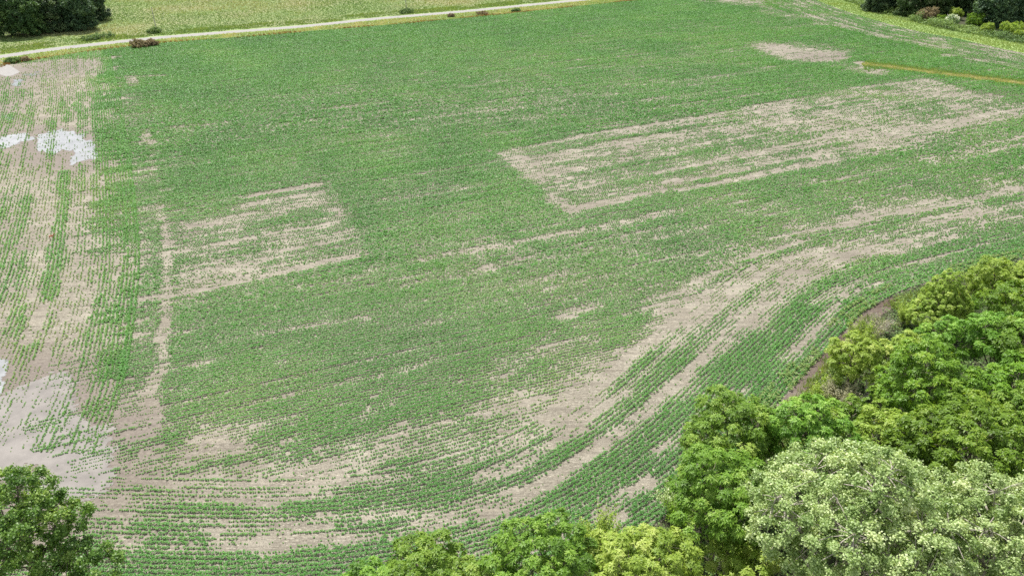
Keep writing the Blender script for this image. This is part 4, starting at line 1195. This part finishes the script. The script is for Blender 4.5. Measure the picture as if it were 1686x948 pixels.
# roadside brush
shrub('roadside_brush', (232, 78), 2.8, 2.4, 'brownleaf', 'largest brown brush clump between the road and the crop', 520)
shrub('roadside_brush', (249, 75.5), 1.8, 1.8, 'brownleaf', 'lower brown brush clump right of the largest one', 521)
shrub('roadside_brush', (41, 101), 1.1, 1.2, 'brownleaf', 'small dark brown brush clump near the gravel drive', 522)
shrub('roadside_brush', (22, 103), 2.2, 1.1, 'weed', 'green brush mound between the road and the gravel drive', 523)
shrub('roadside_brush', (170, 62.5), 3.6, 1.0, 'weed', 'low dark green bush on the far side of the road left of the first pole', 524)
shrub('roadside_brush', (152, 65.5), 2.8, .9, 'weed', 'low green bush left of the dark one across the road', 525)
shrub('roadside_brush', (254, 54.5), 2.2, 1.6, 'weed', 'dark green bush at the foot of the leaning pole', 526)
shrub('roadside_brush', (670, 21.5), 3.4, 1.3, 'weed', 'dark green bush at the foot of the upright pole', 527)
shrub('roadside_brush', (743, 28), 1.2, .9, 'brownleaf', 'small brown brush clump on the crop edge right of the upright pole', 528)
shrub('roadside_brush', (795, 24), 2.0, .9, 'brownleaf', 'long brown brush clump on the crop edge far right of the poles', 529)
shrub('roadside_brush', (850, 19.5), 1.5, .9, 'weed', 'dark brush clump on the crop edge, farthest along the road', 530)

# ------------------------------------------------------------------ utility poles
def pole(uv, h, label, lean=0.0):
    b = at(uv[0], uv[1], 0)
    root = empty('utility_pole', (b[0], b[1], 0), math.radians(29)); tag(root, label, 'utility pole', 'roadside utility poles')
    root.rotation_euler = (0, lean, math.radians(29))
    link('shaft', (lambda g_: (g_.add(tube(np.array([[0, 0, -.3], [0, 0, h * .5], [0, 0, h]]), .17, .12, 10)), g_)[1])(Geo()).mesh('shaft', M['polewood']), root)
    g2 = Geo()
    g2.add(tube(np.array([[0, -.62, h - .55], [0, 0, h - .55], [0, .62, h - .55]]), .055, .055, 6))
    arm = link('crossarm', g2.mesh('crossarm', M['polewood']), root)
    for yy in (-.55, .55):
        g3 = Geo(); g3.add(tube(np.array([[0, yy, h - .50], [0, yy, h - .40], [0, yy, h - .28]]), .06, .04, 8))
        link('insulator', g3.mesh('insulator', M['glass_insul']), arm)
pole((258, 51), 9.0, 'thin weathered utility pole left of the meadow, standing by the dark bush')
pole((669, 16), 9.5, 'pale upright utility pole cut by the top edge of the photo')

# ------------------------------------------------------------------ deer
def deer(uv, rz):
    b = at(uv[0], uv[1], 0)
    verts = [(0, 0, .78), (.28, 0, .80), (-.28, 0, .82), (-.42, 0, .80), (.42, 0, .86), (.56, 0, 1.06), (.64, 0, 1.20), (.76, 0, 1.17), (.88, 0, 1.10),
             (.33, .09, .58), (.33, .09, .34), (.34, .09, .04), (.33, -.09, .58), (.35, -.09, .34), (.40, -.09, .04),
             (-.36, .10, .60), (-.46, .10, .40), (-.42, .10, .04), (-.36, -.10, .60), (-.42, -.10, .40), (-.34, -.10, .04),
             (-.50, 0, .70), (.62, .09, 1.30), (.62, -.09, 1.30)]
    edges = [(0, 1), (0, 2), (2, 3), (1, 4), (4, 5), (5, 6), (6, 7), (7, 8), (1, 9), (9, 10), (10, 11), (1, 12), (12, 13), (13, 14), (2, 15), (15, 16), (16, 17), (2, 18), (18, 19), (19, 20), (3, 21), (6, 22), (6, 23)]
    rad = [.17, .17, .165, .11, .11, .075, .075, .055, .032, .06, .032, .022, .06, .032, .022, .085, .034, .022, .085, .034, .022, .03, .022, .022]
    me = bpy.data.meshes.new('deer')
    me.from_pydata(verts, edges, [])
    m, nt, bb = mat('deer_coat')
    c = ramp(nt, noise(nt, 5, 4, .6, objco(nt)), [(.3, (.26, .085, .04)), (.7, (.40, .15, .075))])
    nt.links.new(c, bb.inputs['Base Color']); bb.inputs['Roughness'].default_value = .8
    me.materials.append(m)
    o = link('deer', me)
    sk = o.modifiers.new('Skin', 'SKIN')
    for i, v in enumerate(me.skin_vertices[0].data):
        v.radius = (rad[i], rad[i] * 1.0); v.use_root = i == 0
    sk.use_smooth_shade = True
    ss_ = o.modifiers.new('Sub', 'SUBSURF'); ss_.levels = 2; ss_.render_levels = 2
    o.location = (b[0], b[1], .01); o.rotation_euler = (0, 0, rz); o.scale = (.8, .8, .8)
    tag(o, 'small reddish brown deer standing among thin soybean rows on the left', 'deer')
deer((86, 394), math.radians(12))

# ------------------------------------------------------------------ light, sky, camera
SUN_EL, SUN_AZ = math.radians(60), math.radians(-26)     # azimuth from +Y towards +X
sv = Vector((math.sin(SUN_AZ) * math.cos(SUN_EL), math.cos(SUN_AZ) * math.cos(SUN_EL), math.sin(SUN_EL)))
ld = bpy.data.lights.new('sun', 'SUN'); ld.energy = 5.0; ld.angle = math.radians(.6); ld.color = (1, .96, .9)
lo = bpy.data.objects.new('sun', ld); COL.objects.link(lo)
lo.rotation_euler = (-sv).to_track_quat('-Z', 'Y').to_euler(); lo.location = sv * 200

wd = bpy.data.worlds.new('World'); scene.world = wd; wd.use_nodes = True
nt = wd.node_tree
bg = nt.nodes['Background']
sky = N(nt, 'ShaderNodeTexSky', sky_type='NISHITA', sun_disc=False, sun_elevation=SUN_EL, sun_rotation=SUN_AZ)
sky.air_density = 1.2; sky.dust_density = 2.0
tc = N(nt, 'ShaderNodeTexCoord')
mp = N(nt, 'ShaderNodeMapping'); mp.inputs['Scale'].default_value = (1, 1, 2.6); nt.links.new(tc.outputs['Generated'], mp.inputs[0])
cl = ramp(nt, noise(nt, 2.4, 7, .6, mp.outputs[0]), [(.42, (0, 0, 0)), (.58, (1, 1, 1))])
cc = mixc(nt, sky.outputs[0], (18.0, 18.4, 19.0, 1), cl)
nt.links.new(cc, bg.inputs['Color'])
bg.inputs['Strength'].default_value = .05

cam = bpy.data.cameras.new('camera')
cam.sensor_width = 36; cam.lens = 36 * FPX / 1686
cam.clip_start = .5; cam.clip_end = 9000
co_ = bpy.data.objects.new('camera', cam); COL.objects.link(co_)
co_.location = (0, 0, CAM_H); co_.rotation_euler = (math.pi / 2 - PITCH, 0, 0)
scene.camera = co_
scene.view_settings.view_transform = 'Standard'
scene.view_settings.look = 'None'
scene.view_settings.exposure = .70
scene.view_settings.gamma = 1
scene.cycles.max_bounces = 6
scene.cycles.use_denoising = False
